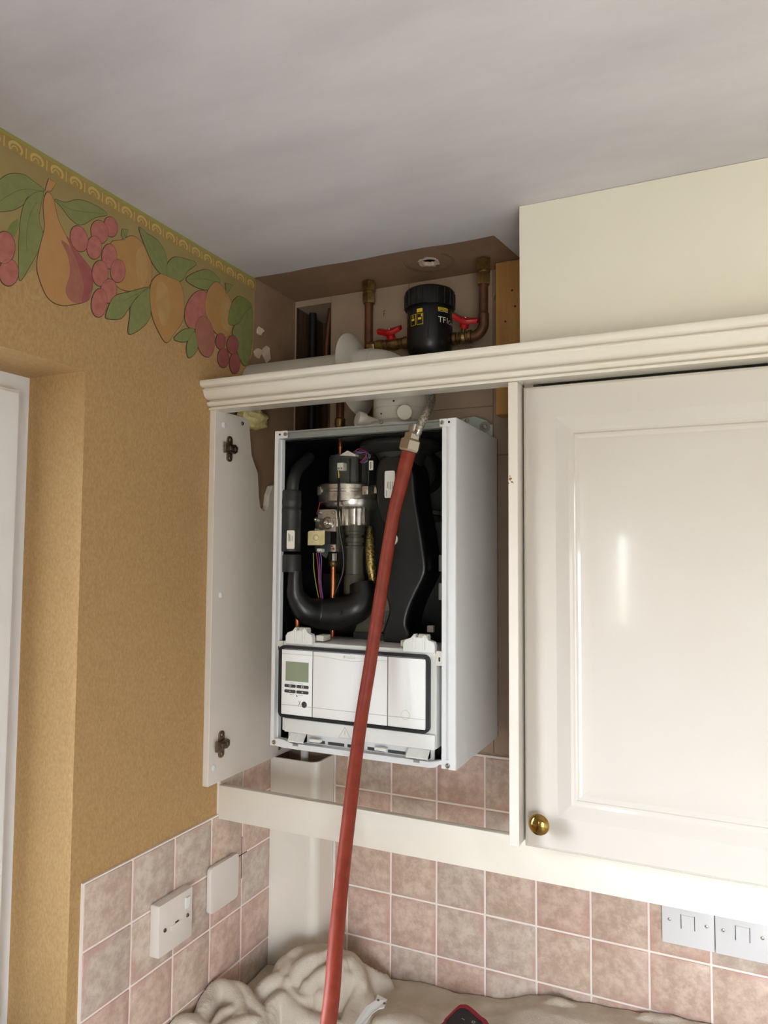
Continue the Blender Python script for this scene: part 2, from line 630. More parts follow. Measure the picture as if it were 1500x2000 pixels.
# tiles on the left wall
obj('grout', one(prism, [(-0.716, 0.86), (-0.716, 1.3175), (-0.316, 1.3175), (-0.316, 1.443), (-0.0975, 1.443), (-0.0975, 0.86)], 0, 0, 0.0066), M_GROUT, wall_left, smooth=0)
YL = [-0.7145, -0.5905, -0.4660, -0.3415, -0.2210, -0.0985]
ZW = [0.8175, 0.9415, 1.068, 1.1925, 1.3165, 1.441]
for i in range(5):
    for k in range(5):
        if k == 4 and i < 3:
            continue
        add_tile(wall_left, 0, max(YL[i], -0.315) if k == 4 else YL[i], YL[i + 1], ZW[k], ZW[k + 1])
# open dark joints beside the blanking plate
for (a0_, a1_, b0_, b1_) in ((-0.250, -0.200, 1.1912, 1.1936), (-0.2224, -0.2202, 1.135, 1.235)):
    obj('open_joint', one(box, 0.006, 0.0070, a0_, a1_, b0_, b1_), M_INK, wall_left, smooth=0)
# torn white plaster scabs round the flue hole
for cx, cy, s in ((150, 668, 34), (200, 890, 60), (130, 900, 44)):
    pts = []
    for k in range(9):
        a = 2 * math.pi * k / 9
        rr = s * random.uniform(0.45, 1.2)
        p = P(480 + (cx + rr * math.cos(a)) * 0.19, 520 + (cy + 1.5 * rr * math.sin(a)) * 0.19, 0, 0.001)
        pts.append((p.y, p.z))
    obj('torn_plaster', one(prism, pts, 0, 0.0, 0.003), M_TORN, wall_left)

# ---- fruit border: printed paper strip pasted along the top
border_edge = [(-30, 600), (60, 900), (110, 950), (215, 860), (300, 960), (400, 950), (520, 1000), (600, 1010), (650, 1030), (700, 1000), (850, 1000), (880, 1100), (960, 1150), (1040, 1190), (1000, 1260), (1080, 1230), (1120, 1150), (1250, 1230), (1300, 1200), (1340, 1330), (1390, 1420), (1425, 1300), (1432, 985)]


def W1(x, y, d=0.003):
    return P(x * 0.346667, 220 + y * 0.346667, 0, d)


pts = [(W1(*q).y, W1(*q).z) for q in border_edge]
pts += [(-0.2005, CEIL - 0.001), (pts[0][0], CEIL - 0.001)]
M_BORD = mat('olive_border_paper', (150, 128, 80), 0.8, rgb2=(164, 144, 92), scale=12, contrast=0.9)
bm = one(prism, pts, 0, WP, WP + 0.0006)
yl = pts[0][0]
prism(bm, [(yl, CEIL - 0.001), (yl - 0.3, CEIL - 0.001), (yl - 0.3, pts[0][1] - 0.03), (yl, pts[0][1])], 0, WP, WP + 0.0006)
border = obj('wallpaper_border', bm, M_BORD, wall_left, smooth=0)
BX = WP + 0.0006
obj('border_strip', one(box, BX, BX + 0.0004, -2.6, -0.202, 2.612, 2.6335), mat('mustard_strip', (160, 130, 74), 0.8, rgb2=(170, 140, 82), scale=20), border, smooth=0)
obj('border_edge', one(box, BX, BX + 0.0004, -2.6, -0.202, 2.634, CEIL - 0.001), mat('moss_green_edge', (156, 148, 78), 0.8, rgb2=(160, 150, 80), scale=30), border, smooth=0)
M_EGG = mat('pale_gold_print', (200, 172, 104), 0.8)
bm = bmesh.new()
yy = -0.22
while yy > -1.3:
    out, inn = [], []
    for k in range(14):
        a = math.radians(-40 + 260 * k / 13)
        out.append((yy + 0.0145 * math.cos(a), 2.6215 + 0.0115 * math.sin(a)))
        inn.append((yy + 0.0105 * math.cos(a), 2.6205 + 0.0075 * math.sin(a)))
    prism(bm, out + inn[::-1], 0, BX + 0.0004, BX + 0.0007)
    out, inn = [], []
    for k in range(12):
        a = math.radians(200 * k / 11 - 10)
        out.append((yy - 0.002 + 0.0062 * math.cos(a), 2.6185 + 0.0062 * math.sin(a)))
        inn.append((yy - 0.002 + 0.0044 * math.cos(a), 2.6185 + 0.0044 * math.sin(a)))
    prism(bm, out + inn[::-1], 0, BX + 0.0004, BX + 0.0007)
    prism(bm, [(yy + 0.0195, 2.613), (yy + 0.0215, 2.613), (yy + 0.0215, 2.632), (yy + 0.0195, 2.632)], 0, BX + 0.0004, BX + 0.0007)
    yy -= 0.043
obj('scroll_print', bm, M_EGG, border, smooth=0)
M_LEAF = mat('printed_leaf_green', (136, 138, 84), 0.8, rgb2=(122, 128, 76), scale=60, contrast=0.8)
M_LEAFD = mat('printed_leaf_dark', (118, 124, 68), 0.8, rgb2=(130, 134, 76), scale=60)
M_PEAR = mat('printed_pear', (180, 132, 78), 0.8, rgb2=(188, 142, 92), scale=30, contrast=0.7)
M_PLUM = mat('printed_plum', (146, 76, 76), 0.8, rgb2=(164, 92, 86), scale=50, contrast=0.8)
M_GRAPE = mat('printed_grape', (166, 92, 84), 0.8, rgb2=(186, 118, 104), scale=70, contrast=0.8)
M_PEACH = mat('printed_peach', (172, 128, 70), 0.8, rgb2=(180, 138, 86), scale=26, contrast=0.7)
M_PINK = mat('printed_blush', (166, 108, 88), 0.8, rgb2=(158, 98, 82), scale=40)
M_LITE = mat('printed_highlight', (186, 150, 98), 0.8, rgb2=(176, 138, 84), scale=40)
M_OUTL = mat('printed_outline', (84, 66, 40), 0.8)
LAYER = [BX + 0.0002]
SHIFT = []


def printed(name, pts, m, outline=True, smooth_k=5, lines=()):
    LAYER[0] += 0.00004
    d = LAYER[0]
    q = [Vector((*p, 0)) for p in pts]
    if smooth_k:
        q = smooth_path(q, smooth_k, True)
    w2 = [(W1(p.x, p.y, 0.003).y, W1(p.x, p.y, 0.003).z) for p in q]
    bm = bmesh.new()
    prism(bm, w2, 0, BX - 0.0004, d)
    o = obj(name, bm, m, border, smooth=0)
    if outline:
        bm = bmesh.new()
        path = [Vector((d - 0.0011, a, b)) for a, b in w2]
        path.append(path[0])
        tube(bm, path, 0.0012, 8, 0, False)
        for ln in lines:
            tube(bm, [Vector((d - 0.0011, W1(a, b).y, W1(a, b).z)) for a, b in ln], 0.0012, 8, 3, False)
        obj('outline', bm, M_OUTL, border, smooth=0)
    return o


def ell(cx, cy, rx, ry, rot=0):
    a0 = math.radians(rot)
    out = []
    for k in range(14):
        a = 2 * math.pi * k / 14
        x, y = rx * math.cos(a), ry * math.sin(a)
        out.append((cx + x * math.cos(a0) - y * math.sin(a0), cy + x * math.sin(a0) + y * math.cos(a0)))
    return out


printed('printed_leaf', [(-40, 430), (40, 350), (130, 347), (190, 385), (250, 440), (160, 475), (130, 520), (60, 552), (-40, 545)], M_LEAF, lines=[[(240, 442), (140, 430), (60, 460), (0, 500)]])
printed('printed_leaf', [(246, 446), (190, 455), (140, 510), (115, 620), (108, 780), (112, 945), (170, 865), (220, 770), (245, 690), (222, 600), (236, 500)], M_LEAF, lines=[[(210, 500), (170, 580), (150, 700), (155, 790)]])
printed('printed_leaf', [(35, 700), (60, 630), (100, 600), (108, 640), (80, 700)], M_LEAFD, False)
printed('printed_leaf', [(310, 488), (370, 505), (440, 490), (520, 512), (608, 570), (540, 590), (460, 632), (400, 600), (350, 535)], M_LEAF, lines=[[(320, 495), (400, 545), (500, 560), (590, 570)]])
printed('printed_peach', [(625, 735), (690, 716), (745, 693), (800, 730), (845, 810), (858, 900), (845, 970), (790, 1005), (700, 1000), (650, 960), (630, 850)], M_PEACH)
printed('printed_highlight', [(770, 790), (810, 760), (835, 860), (825, 950), (790, 985), (770, 900)], M_LITE, False)
printed('printed_stem', [(690, 655), (725, 660), (715, 690), (700, 722), (684, 690)], M_LEAF, smooth_k=0)
printed('printed_pear', [(265, 450), (300, 480), (330, 600), (380, 700), (450, 800), (512, 880), (525, 960), (502, 1050), (440, 1075), (345, 1085), (270, 1040), (222, 930), (210, 840), (235, 720), (252, 640), (245, 520)], M_PEAR)
printed('printed_blush', [(345, 720), (400, 760), (440, 850), (470, 980), (455, 1068), (400, 1060), (370, 1000), (395, 900), (380, 800)], M_PINK, False)
printed('printed_blush', [(375, 690), (450, 795), (512, 880), (525, 960), (500, 1050), (460, 1070), (472, 980), (440, 850), (400, 760)], M_PLUM, False)
printed('printed_stem', [(275, 370), (318, 396), (290, 440), (255, 440)], M_PEAR, smooth_k=0)
for e_ in ((625, 643, 38, 57, -10), (562, 672, 48, 66, -12), (447, 710, 48, 74, -15), (532, 760, 42, 65, 0), (617, 810, 42, 70, 0), (665, 892, 42, 65, 0), (565, 905, 45, 72, 0), (612, 1005, 46, 68, 8), (560, 1072, 44, 80, 5), (50, 900, 55, 75, 0), (25, 760, 60, 90, 0)):
    printed('printed_grape', ell(*e_), M_GRAPE)
printed('printed_leaf', [(600, 1130), (640, 1040), (720, 1012), (838, 985), (770, 1040), (720, 1112), (680, 1160), (605, 1160)], M_LEAF, lines=[[(830, 990), (700, 1060)]])
printed('printed_leaf', [(745, 1075), (838, 988), (850, 1080), (842, 1160), (790, 1220), (725, 1246), (732, 1150)], M_LEAF)
printed('printed_leaf', [(783, 650), (830, 682), (890, 722), (935, 800), (940, 925), (880, 880), (832, 790)], M_LEAF, lines=[[(800, 680), (860, 790), (930, 910)]])
printed('printed_leaf', [(940, 860), (980, 815), (1040, 822), (1107, 850), (1060, 890), (1030, 940), (985, 957), (945, 930)], M_LEAF)
printed('printed_leaf', [(1048, 940), (1100, 900), (1170, 885), (1220, 920), (1240, 957), (1180, 997), (1110, 985)], M_LEAF, lines=[[(1060, 940), (1140, 935), (1220, 955)]])
printed('printed_lemon', [(900, 910), (960, 930), (1015, 960), (1038, 1060), (1030, 1170), (985, 1240), (940, 1296), (902, 1250), (862, 1160), (845, 1060), (852, 960)], M_PEACH)
printed('printed_highlight', [(890, 960), (940, 980), (955, 1100), (930, 1200), (900, 1170), (880, 1060)], M_LITE, False)
printed('printed_plum', ell(1112, 1110, 66, 112, 18), M_GRAPE)
printed('printed_peach', [(1215, 953), (1270, 1000), (1312, 1100), (1305, 1230), (1260, 1268), (1200, 1222), (1155, 1110), (1168, 1010)], M_PEACH)
printed('printed_highlight', [(1240, 1060), (1290, 1050), (1308, 1140), (1295, 1230), (1250, 1200)], M_LITE, False)
printed('printed_plum', ell(1155, 1262, 53, 116, -8), M_PINK)
printed('printed_leaf', [(980, 1275), (1030, 1225), (1092, 1218), (1085, 1260), (1040, 1292)], M_LEAF)
printed('printed_leaf', [(1060, 1285), (1095, 1235), (1112, 1330), (1065, 1382), (1050, 1330)], M_LEAF)
printed('printed_leaf', [(1415, 1095), (1360, 1150), (1310, 1230), (1330, 1330), (1370, 1420), (1400, 1400), (1422, 1250)], M_LEAF, lines=[[(1400, 1120), (1365, 1250), (1375, 1390)]])
printed('printed_leaf', [(1286, 1185), (1303, 1080), (1350, 1035), (1417, 1085), (1380, 1130), (1340, 1190)], M_LEAFD)
printed('printed_stem', [(1268, 960), (1312, 972), (1290, 1000), (1275, 1020)], M_LEAF, smooth_k=0)
for e_ in ((1243, 1288, 28, 45, 0), (1310, 1308, 32, 52, 0), (1258, 1382, 32, 55, 0), (1322, 1412, 30, 58, 0)):
    printed('printed_grape', ell(*e_), M_PLUM)

# ---- window in the left wall
def window_unit(n, axis, a0, a1, z0, z1, d0, d1, label):
    """axis 0: in an x-wall (spans y); axis 1: in a y-wall (spans x); d0,d1 depth outer/inner"""
    s = 1 if d1 > d0 else -1
    bm = bmesh.new()
    R = lambda i: [(a0 + i, z0 + i), (a1 - i, z0 + i), (a1 - i, z1 - i), (a0 + i, z1 - i)]
    ringprism(bm, R(0.0), R(0.052), axis, d0, d1)
    o = obj('window_%d' % n, bm, M_UPVC, label=label, kind='structure', smooth=0)
    bm = bmesh.new()
    ringprism(bm, R(0.034), R(0.10), axis, d1 - 0.02 * s, d1 + 0.016 * s)
    ringprism(bm, R(0.040), R(0.094), axis, d1 + 0.016 * s, d1 + 0.022 * s)
    obj('sash', bm, M_UPVC, o)
    bm = bmesh.new()
    ringprism(bm, R(0.10), R(0.116), axis, d1 - 0.02 * s, d1 + 0.004 * s)
    obj('glazing_bead', bm, M_UPVC, o, smooth=0)
    dm = d1 - 0.012 * s
    bm = bmesh.new()
    prism(bm, R(0.10), axis, dm, dm + 0.004)
    obj('pane', bm, M_GLASS, o, smooth=0)
    return o


window_unit(1, 0, WIN[0] + WP, WIN[1] - WP, WIN[2], WIN[3] - WP, -0.215, -0.15, 'white plastic window set deep in the papered left wall')
window_unit(2, 1, RWIN[0], RWIN[1], RWIN[2], RWIN[3], RY - 0.12, RY - 0.06, 'slim window in the rear wall')
window_unit(3, 1, FILL_DOOR[0], FILL_DOOR[1], FILL_DOOR[2], FILL_DOOR[3], RY - 0.12, RY - 0.06, 'wide unseen glazed opening added in the rear wall for fill light')
# ---- rear and right walls
bm = bmesh.new()
box(bm, -0.25, RWIN[0], RY - 0.2, RY, 0, CEIL)
box(bm, RWIN[1], FILL_DOOR[0], RY - 0.2, RY, 0, CEIL)
box(bm, FILL_DOOR[1], RX + 0.2, RY - 0.2, RY, 0, CEIL)
box(bm, RWIN[0], RWIN[1], RY - 0.2, RY, 0, RWIN[2])
box(bm, RWIN[0], RWIN[1], RY - 0.2, RY, RWIN[3], CEIL)
box(bm, FILL_DOOR[0], FILL_DOOR[1], RY - 0.2, RY, 0, FILL_DOOR[2])
box(bm, FILL_DOOR[0], FILL_DOOR[1], RY - 0.2, RY, FILL_DOOR[3], CEIL)
obj('wall_rear', bm, M_WHITE_WALL, label='pale painted rear wall of the kitchen', kind='structure', smooth=0)
bm = bmesh.new()
box(bm, RX, RX + 0.2, RY, 0.0, 0, CEIL)
obj('wall_right', bm, M_WHITE_WALL, label='pale painted right wall of the kitchen', kind='structure', smooth=0)

# ---- ceiling: bare board with a ragged hole, thin painted skim over the rest
hc = P(838, 512, 2, CEIL)
bm = bmesh.new()
q = 0.06
box(bm, -0.25, hc.x - q, RY - 0.2, 0.2, CEIL, CEIL + 0.009)
box(bm, hc.x + q, RX + 0.2, RY - 0.2, 0.2, CEIL, CEIL + 0.009)
box(bm, hc.x - q, hc.x + q, RY - 0.2, hc.y - q, CEIL, CEIL + 0.009)
box(bm, hc.x - q, hc.x + q, hc.y + q, 0.2, CEIL, CEIL + 0.009)
outer, inner = [], []
for k in range(32):
    a = 2 * math.pi * k / 32
    c, s = math.cos(a), math.sin(a)
    m_ = q / max(abs(c), abs(s))
    outer.append((hc.x + c * m_, hc.y + s * m_))
    rr = 0.0205 * (1 + 0.22 * noise.noise(Vector((c * 2.2, s * 2.2, 3)))) + random.uniform(-0.0018, 0.0018)
    inner.append((hc.x + c * rr, hc.y + s * rr))
ringprism(bm, outer, inner, 2, CEIL, CEIL + 0.009)
ceiling = obj('ceiling', bm, M_PLASTER, label='ceiling of patchy white skim, bare brown board over the boiler', kind='structure', smooth=0)
bm = bmesh.new()
va, vb, vc_, vd = -0.25, RX + 0.2, RY - 0.2, 0.2
box(bm, va, vb, vc_, vd, CEIL + 0.16, CEIL + 0.18)
box(bm, va - 0.02, va, vc_, vd, CEIL - 0.02, CEIL + 0.18)
box(bm, vb, vb + 0.02, vc_, vd, CEIL - 0.02, CEIL + 0.18)
box(bm, va, vb, vc_ - 0.02, vc_, CEIL - 0.02, CEIL + 0.18)
box(bm, va, vb, vd, vd + 0.02, CEIL - 0.02, CEIL + 0.18)
obj('ceiling_void', bm, M_DARK, ceiling, smooth=0)
bm = bmesh.new()
out, inn = [], []
for k in range(32):
    a = 2 * math.pi * k / 32
    rr = 0.027 + random.uniform(-0.004, 0.003)
    out.append((hc.x + rr * math.cos(a), hc.y + rr * math.sin(a)))
    inn.append(inner[k])
inn = [(hc.x + (a_ - hc.x) * 0.96, hc.y + (b_ - hc.y) * 0.96) for a_, b_ in inn]
ringprism(bm, out, inn, 2, CEIL - 0.0012, CEIL + 0.008)
obj('chipped_plaster', bm, M_TORN, ceiling, smooth=0)
bm = bmesh.new()
for r_ in (0.062, 0.056):
    pts = [Vector((hc.x + r_ * math.cos(a) * random.uniform(0.97, 1.03), hc.y + r_ * math.sin(a), CEIL)) for a in [math.radians(t) for t in range(-40, 230, 18)]]
    tube(bm, pts, 0.0006, 4, 4)
obj('pencil_circle', bm, M_PENCIL, ceiling)
e1, e2, e3 = P(497, 540, 2, CEIL), P(965, 458, 2, CEIL), P(1014, 500, 2, CEIL)
edge = []
for k in range(13):
    t = k / 12
    edge.append((e1.x * (1 - t) + e2.x * t - (0.02 if k == 0 else 0), e1.y * (1 - t) + e2.y * t + random.uniform(-0.003, 0.003)))
edge += [(e3.x, e3.y), (0.74, e3.y), (0.74, -0.25), (RX, -0.25), (RX, RY), (0, RY), (0, e1.y)]
obj('painted_skim', one(prism, edge, 2, CEIL - 0.003, CEIL), M_CEIL, ceiling, smooth=0)

# =================================================================== KITCHEN UNITS
CF = -0.372
# ---- left side panel of the boiler housing
pp = [(487, 818), (489, 855), (492, 890), (498, 908), (504, 924), (506, 970), (509, 991), (515, 998), (520, 996), (524, 988), (526, 966), (532, 949)]
pts = [(P(a, b, 0, 0.018).y, P(a, b, 0, 0.018).z) for a, b in pp]
pts += [(-0.06, 2.13), (-0.012, 2.14), (-0.012, 1.398), (CF, 1.398), (CF, 2.266)]
side = thing('cabinet_side_panel', 'white melamine side panel with two hinge plates, against papered wall', 'panel', (0.01, -0.2, 1.398))
obj('panel_board', one(prism, pts, 0, 0.0016, 0.018, 0.0008, 1), M_CARC, side, smooth=0)
for (px, py) in ((447, 877), (431, 1453)):
    c = P(px, py, 0, 0.018)
    bm = bmesh.new()
    prism(bm, rrect(c.y - 0.010, c.y + 0.010, c.z - 0.031, c.z + 0.031, 0.009), 0, 0.018, 0.022, 0.001)
    hp = obj('hinge_plate', bm, M_NICK, side)
    bm = bmesh.new()
    prism(bm, [(c.y - 0.026, c.z - 0.013), (c.y - 0.026, c.z + 0.013), (c.y - 0.018, c.z + 0.009), (c.y + 0.012, c.z + 0.011), (c.y + 0.020, c.z + 0.006), (c.y + 0.020, c.z - 0.006), (c.y + 0.012, c.z - 0.011), (c.y - 0.018, c.z - 0.009)], 0, 0.022, 0.030, 0.0012)
    box(bm, 0.03, 0.034, c.y - 0.014, c.y + 0.002, c.z - 0.005, c.z + 0.005, 0.001)
    obj('mounting_block', bm, M_NICK, hp)
    for dz, dy in ((0.022, 0), (-0.022, 0)):
        screw(hp, (0.0222, c.y + dy, c.z + dz), (1, 0, 0), 0.0055, M_NICK)
    screw(hp, (0.030, c.y + 0.011, c.z), (1, 0, 0), 0.005, M_NICK)
for (px, py) in ((437, 830), (431, 1162), (417, 1500)):
    c = P(px, py, 0, 0.018)
    obj('cover_cap', one(lathe, (0.018, c.y, c.z), (1, 0, 0), [(0.0075, -0.001), (0.0075, 0.001), (0.0055, 0.0025), (0, 0.003)], 18), M_WPL, side)
for (px, py) in ((473, 827), (545, 1461)):
    c = P(px, py, 0, 0.018)
    screw(side, (0.0185, c.y, c.z), (1, 0, 0), 0.005, M_NICK)

# ---- divider panel
dv = thing('divider_panel', 'narrow white upright panel between boiler and cupboard door', 'panel', (0.728, -0.2, 1.387))
obj('panel_board', one(box, 0.7185, 0.7372, CF, -0.012, 1.387, 2.2645, 0.0008, 1), M_CARC, dv, smooth=0)
M_SCUFF = mat('brown_scuff', (146, 118, 70), 0.9)
bm = bmesh.new()
for (px, py, r_) in ((997, 935, 0.0035), (1000, 941, 0.0025), (994, 944, 0.002), (996, 930, 0.0015), (1002, 943, 0.0012)):
    c = V(px, py, CF)
    pts = [(c.x + r_ * random.uniform(0.4, 1.2) * math.cos(k), c.z + r_ * random.uniform(0.4, 1.3) * math.sin(k)) for k in [i * 0.785 for i in range(8)]]
    prism(bm, pts, 1, CF - 0.0003, CF + 0.001)
obj('scuff_mark', bm, M_SCUFF, dv, smooth=0)

# ---- cupboard with moulded door
cab = thing('wall_cupboard', 'ivory wall cupboard with moulded gloss door and brass knob', 'cupboard', (1.0, -0.17, 1.39))
bm = bmesh.new()
X1 = 1.352
box(bm, 0.7385, 0.7565, -0.324, -0.012, 1.39, 2.30)
box(bm, X1 - 0.018, X1, -0.324, -0.012, 1.39, 2.30)
box(bm, 0.7565, X1 - 0.018, -0.324, -0.012, 1.39, 1.408)
box(bm, 0.7565, X1 - 0.018, -0.324, -0.012, 2.282, 2.30)
box(bm, 0.7565, X1 - 0.018, -0.020, -0.012, 1.408, 2.282)
obj('carcass', bm, M_CARC, cab, smooth=0)
DX0, DX1, DZ0, DZ1, DY = 0.7415, 1.348, 1.381, 2.258, -0.348
prof = [(0.0, 0.020), (0.0, 0.006), (0.002, 0.003), (0.006, 0.0008), (0.011, 0.0), (0.0625, 0.0), (0.0645, 0.0010), (0.085, 0.0125), (0.090, 0.0135), (0.094, 0.0132), (0.097, 0.0100), (0.101, 0.0098), (0.106, 0.0112), (0.122, 0.0072), (0.127, 0.0064), (0.140, 0.0061)]
bm = bmesh.new()
rings = []
for i, d in prof:
    rings.append([bm.verts.new((x, DY + d, z)) for x, z in ((DX0 + i, DZ0 + i), (DX1 - i, DZ0 + i), (DX1 - i, DZ1 - i), (DX0 + i, DZ1 - i))])
for a, b_ in zip(rings, rings[1:]):
    for k in range(4):
        bm.faces.new((a[k], a[(k + 1) % 4], b_[(k + 1) % 4], b_[k]))
bm.faces.new(rings[-1])
bm.faces.new(list(reversed(rings[0])))
door = obj('door', bm, M_DOOR, cab, smooth=14)
kc = V(1053, 1610, DY - 0.02)
kc.y = DY
obj('knob', one(lathe, kc, (0, -1, 0), [(0.009, -0.001), (0.009, 0.002), (0.0055, 0.005), (0.005, 0.012), (0.010, 0.016), (0.0175, 0.019), (0.0195, 0.0225), (0.0175, 0.027), (0.011, 0.0305), (0, 0.032)], 32), M_GOLD, door, label='polished brass knob')
# ---- filler panel above the cupboard
fil = obj('filler_panel', one(box, 0.7262, 1.9, -0.310, -0.292, 2.31, CEIL - 0.0035, 0.0008, 1), M_CREAM, label='plain cream filler board between cupboard top and ceiling', cat='panel', smooth=0)

# ---- cornice
cp = [(388.7, 742), (388, 746), (390, 754), (396, 761), (397, 765), (405, 772), (409, 781), (410, 788), (416, 796)]
prf = [(P(a, b, 0, 0.002).y, P(a, b, 0, 0.002).z) for a, b in cp]
yT, zT = -0.412, 2.3295
cpf = [(0.005, 0), (0.0015, 0.0012), (0, 0.004), (0, 0.0095), (0.0022, 0.0138), (0.007, 0.0165), (0.016, 0.0170), (0.016, 0.0202), (0.0095, 0.0206), (0.0095, 0.0225),
       (0.0125, 0.0245), (0.0138, 0.0290), (0.0165, 0.0345), (0.0215, 0.0390), (0.029, 0.0418), (0.037, 0.0424), (0.037, 0.0452), (0.0300, 0.0458), (0.0270, 0.0485), (0.0270, 0.0520),
       (0.0300, 0.0550), (0.0340, 0.0562), (0.041, 0.0566), (0.041, 0.0592), (0.0345, 0.0596), (0.0345, 0.0645), (0.080, 0.0645), (0.080, 0.0125)]
prof = [(-0.300, zT)] + [(yT + a_, zT - b_) for a_, b_ in cpf] + [(-0.300, zT - 0.0125)]
corn = obj('cornice', one(prism, prof, 0, 0.0025, 1.9), M_CORN, label='long cream gloss moulded cornice running over boiler and cupboard', cat='cornice', smooth=32)

# ---- light rail
rail = obj('light_rail', one(box, 0.0075, 1.9, -0.318, -0.300, 1.3085, 1.3858, 0.0016, 2), M_CORN, label='cream light rail under the boiler opening and cupboard', cat='rail')

# ---- timber batten
bt = obj('timber_batten', one(box, 0.5985, 0.66, -0.043, -0.0045, 2.268, CEIL - 0.001, 0.0015, 1), M_WOOD, label='upright pine batten fixed to the wall beside copper pipe', cat='batten')
for (px, py) in ((1000, 567), (1006, 598), (987, 628)):
    c = V(px, py, -0.043)
    obj('nail_hole', one(lathe, (c.x, -0.043, c.z), (0, -1, 0), [(0.0028, -0.001), (0.0028, 0.0002)], 8), M_INK, bt)

# =================================================================== BOILER
BX0, BX1, BF, BB, BZ0, BZ1 = 0.161, 0.601, -0.339, -0.036, 1.501, 2.2103
boiler = thing('gas_boiler', 'open white gas boiler with exposed black and silver workings', 'boiler', (0.381, -0.2, BZ0))
# casing side panels with stepped front flanges
bm = bmesh.new()
prism(bm, [(BX0, BB), (BX0, BF + 0.002), (BX0 + 0.0015, BF), (BX0 + 0.0105, BF), (BX0 + 0.0105, BF + 0.012), (BX0 + 0.014, BF + 0.012), (BX0 + 0.014, BF + 0.024), (BX0 + 0.0015, BF + 0.024), (BX0 + 0.0015, BB)], 2, BZ0, BZ1)
obj('casing_side', bm, M_STEEL, boiler, smooth=0)
bm = bmesh.new()
prism(bm, [(BX1, BB), (BX1, BF + 0.002), (BX1 - 0.0015, BF), (BX1 - 0.0155, BF), (BX1 - 0.0165, BF + 0.005), (BX1 - 0.021, BF + 0.005), (BX1 - 0.022, BF + 0.002), (BX1 - 0.031, BF + 0.002), (BX1 - 0.031, BF + 0.024), (BX1 - 0.0015, BF + 0.024), (BX1 - 0.0015, BB)], 2, BZ0, BZ1)
obj('casing_side', bm, M_STEEL, boiler, smooth=0)
bm = bmesh.new()
box(bm, BX0 + 0.0015, BX1 - 0.0015, BF + 0.02, BB, BZ1 - 0.003, BZ1 - 0.001)
obj('casing_top', bm, M_STEEL, boiler, smooth=0)
bm = bmesh.new()
prism(bm, [(BF + 0.003, BZ1 - 0.001), (BF + 0.003, BZ1 - 0.004), (BF + 0.008, BZ1 - 0.006), (BF + 0.008, BZ1 - 0.014), (BF + 0.004, BZ1 - 0.015), (BF + 0.004, BZ1 - 0.018), (BF + 0.024, BZ1 - 0.018), (BF + 0.024, BZ1 - 0.001)], 0, BX0 + 0.010, BX1 - 0.030)
obj('top_rail', bm, M_GREYST, boiler, smooth=0)
obj('casing_back', one(box, BX0, BX1, BB - 0.004, BB, BZ0, BZ1), M_DARK, boiler, smooth=0)
bm = bmesh.new()
box(bm, BX0 + 0.0018, BX0 + 0.004, BF + 0.026, BB - 0.005, BZ0 + 0.005, BZ1 - 0.02)
obj('inner_lining', bm, M_BLK, boiler, smooth=0)
bm = bmesh.new()
box(bm, BX1 - 0.004, BX1 - 0.0018, BF + 0.026, BB - 0.005, BZ0 + 0.005, BZ1 - 0.02)
obj('inner_lining', bm, M_BLK, boiler, smooth=0)
obj('inner_lining', one(box, BX0 + 0.005, BX1 - 0.005, BF + 0.026, BB - 0.005, BZ1 - 0.021, BZ1 - 0.019), M_BLK, boiler, smooth=0)
obj('base_plate', one(box, BX0 + 0.002, BX1 - 0.002, BF + 0.03, BB - 0.005, BZ0 + 0.001, BZ0 + 0.003), M_GREYST, boiler, smooth=0)
# corner tabs
for x0, x1 in ((BX0 + 0.003, BX0 + 0.034), (BX1 - 0.036, BX1 - 0.003)):
    tab = obj('corner_tab', one(box, x0, x1, BF - 0.0008, BF + 0.004, BZ1 - 0.017, BZ1 - 0.0005, 0.0006, 1), M_STEEL, boiler, smooth=0)
    s = -1 if x0 > 0.4 else 1
    cx = x0 + 0.027 if s > 0 else x1 - 0.027
    screw(tab, (cx, BF - 0.0008, BZ1 - 0.0085), (0, -1, 0), 0.0048)
    hx = x0 + 0.012 if s > 0 else x1 - 0.012
    obj('slot', one(lathe, (hx, BF - 0.0007, BZ1 - 0.0085), (0, -1, 0), [(0.0026, 0), (0.0026, 0.0003)], 10), M_INK, tab)
# wall bracket at the top right
wb = [(V(a, b_, -0.034).x, V(a, b_, -0.034).z) for a, b_ in ((880, 826), (905, 817), (926, 813), (950, 821), (956, 829), (962, 829), (962, 880), (880, 880))]
wbr = obj('wall_bracket', one(prism, wb, 1, -0.034, -0.030, 0.001, 1), mat('green_grey_steel', (186, 196, 186), 0.45, 0.3), boiler, smooth=0)
c = V(947, 834, -0.034)
obj('washer', one(lathe, (c.x, -0.034, c.z), (0, -1, 0), [(0.0135, 0), (0.0135, 0.0015), (0.005, 0.002), (0, 0.002)], 24), M_GREYST, wbr)
screw(wbr, (c.x, -0.0362, c.z), (0, -1, 0), 0.0062)
c = V(912, 822, -0.034)
screw(wbr, (c.x, -0.0342, c.z), (0, -1, 0), 0.0062)


def vc(name, pl, pr, pt, pb, y, m, parent, prof=None, n=28, **k):
    """upright turned part whose outline spans pixels pl..pr, pt..pb at depth y; prof: (radius fraction, height fraction from the bottom)"""
    pm = (pl + pr) / 2
    t, b_ = V(pm, pt, y), V(pm, pb, y)
    r = sz(pm, (pt + pb) / 2, y, (pr - pl) / 2)
    h = t.z - b_.z
    prof = prof or [(1, 0), (1, 1)]
    return obj(name, one(lathe, (t.x, y, b_.z), (0, 0, 1), [(r * a, h * c_) for a, c_ in prof], n), m, parent, **k)


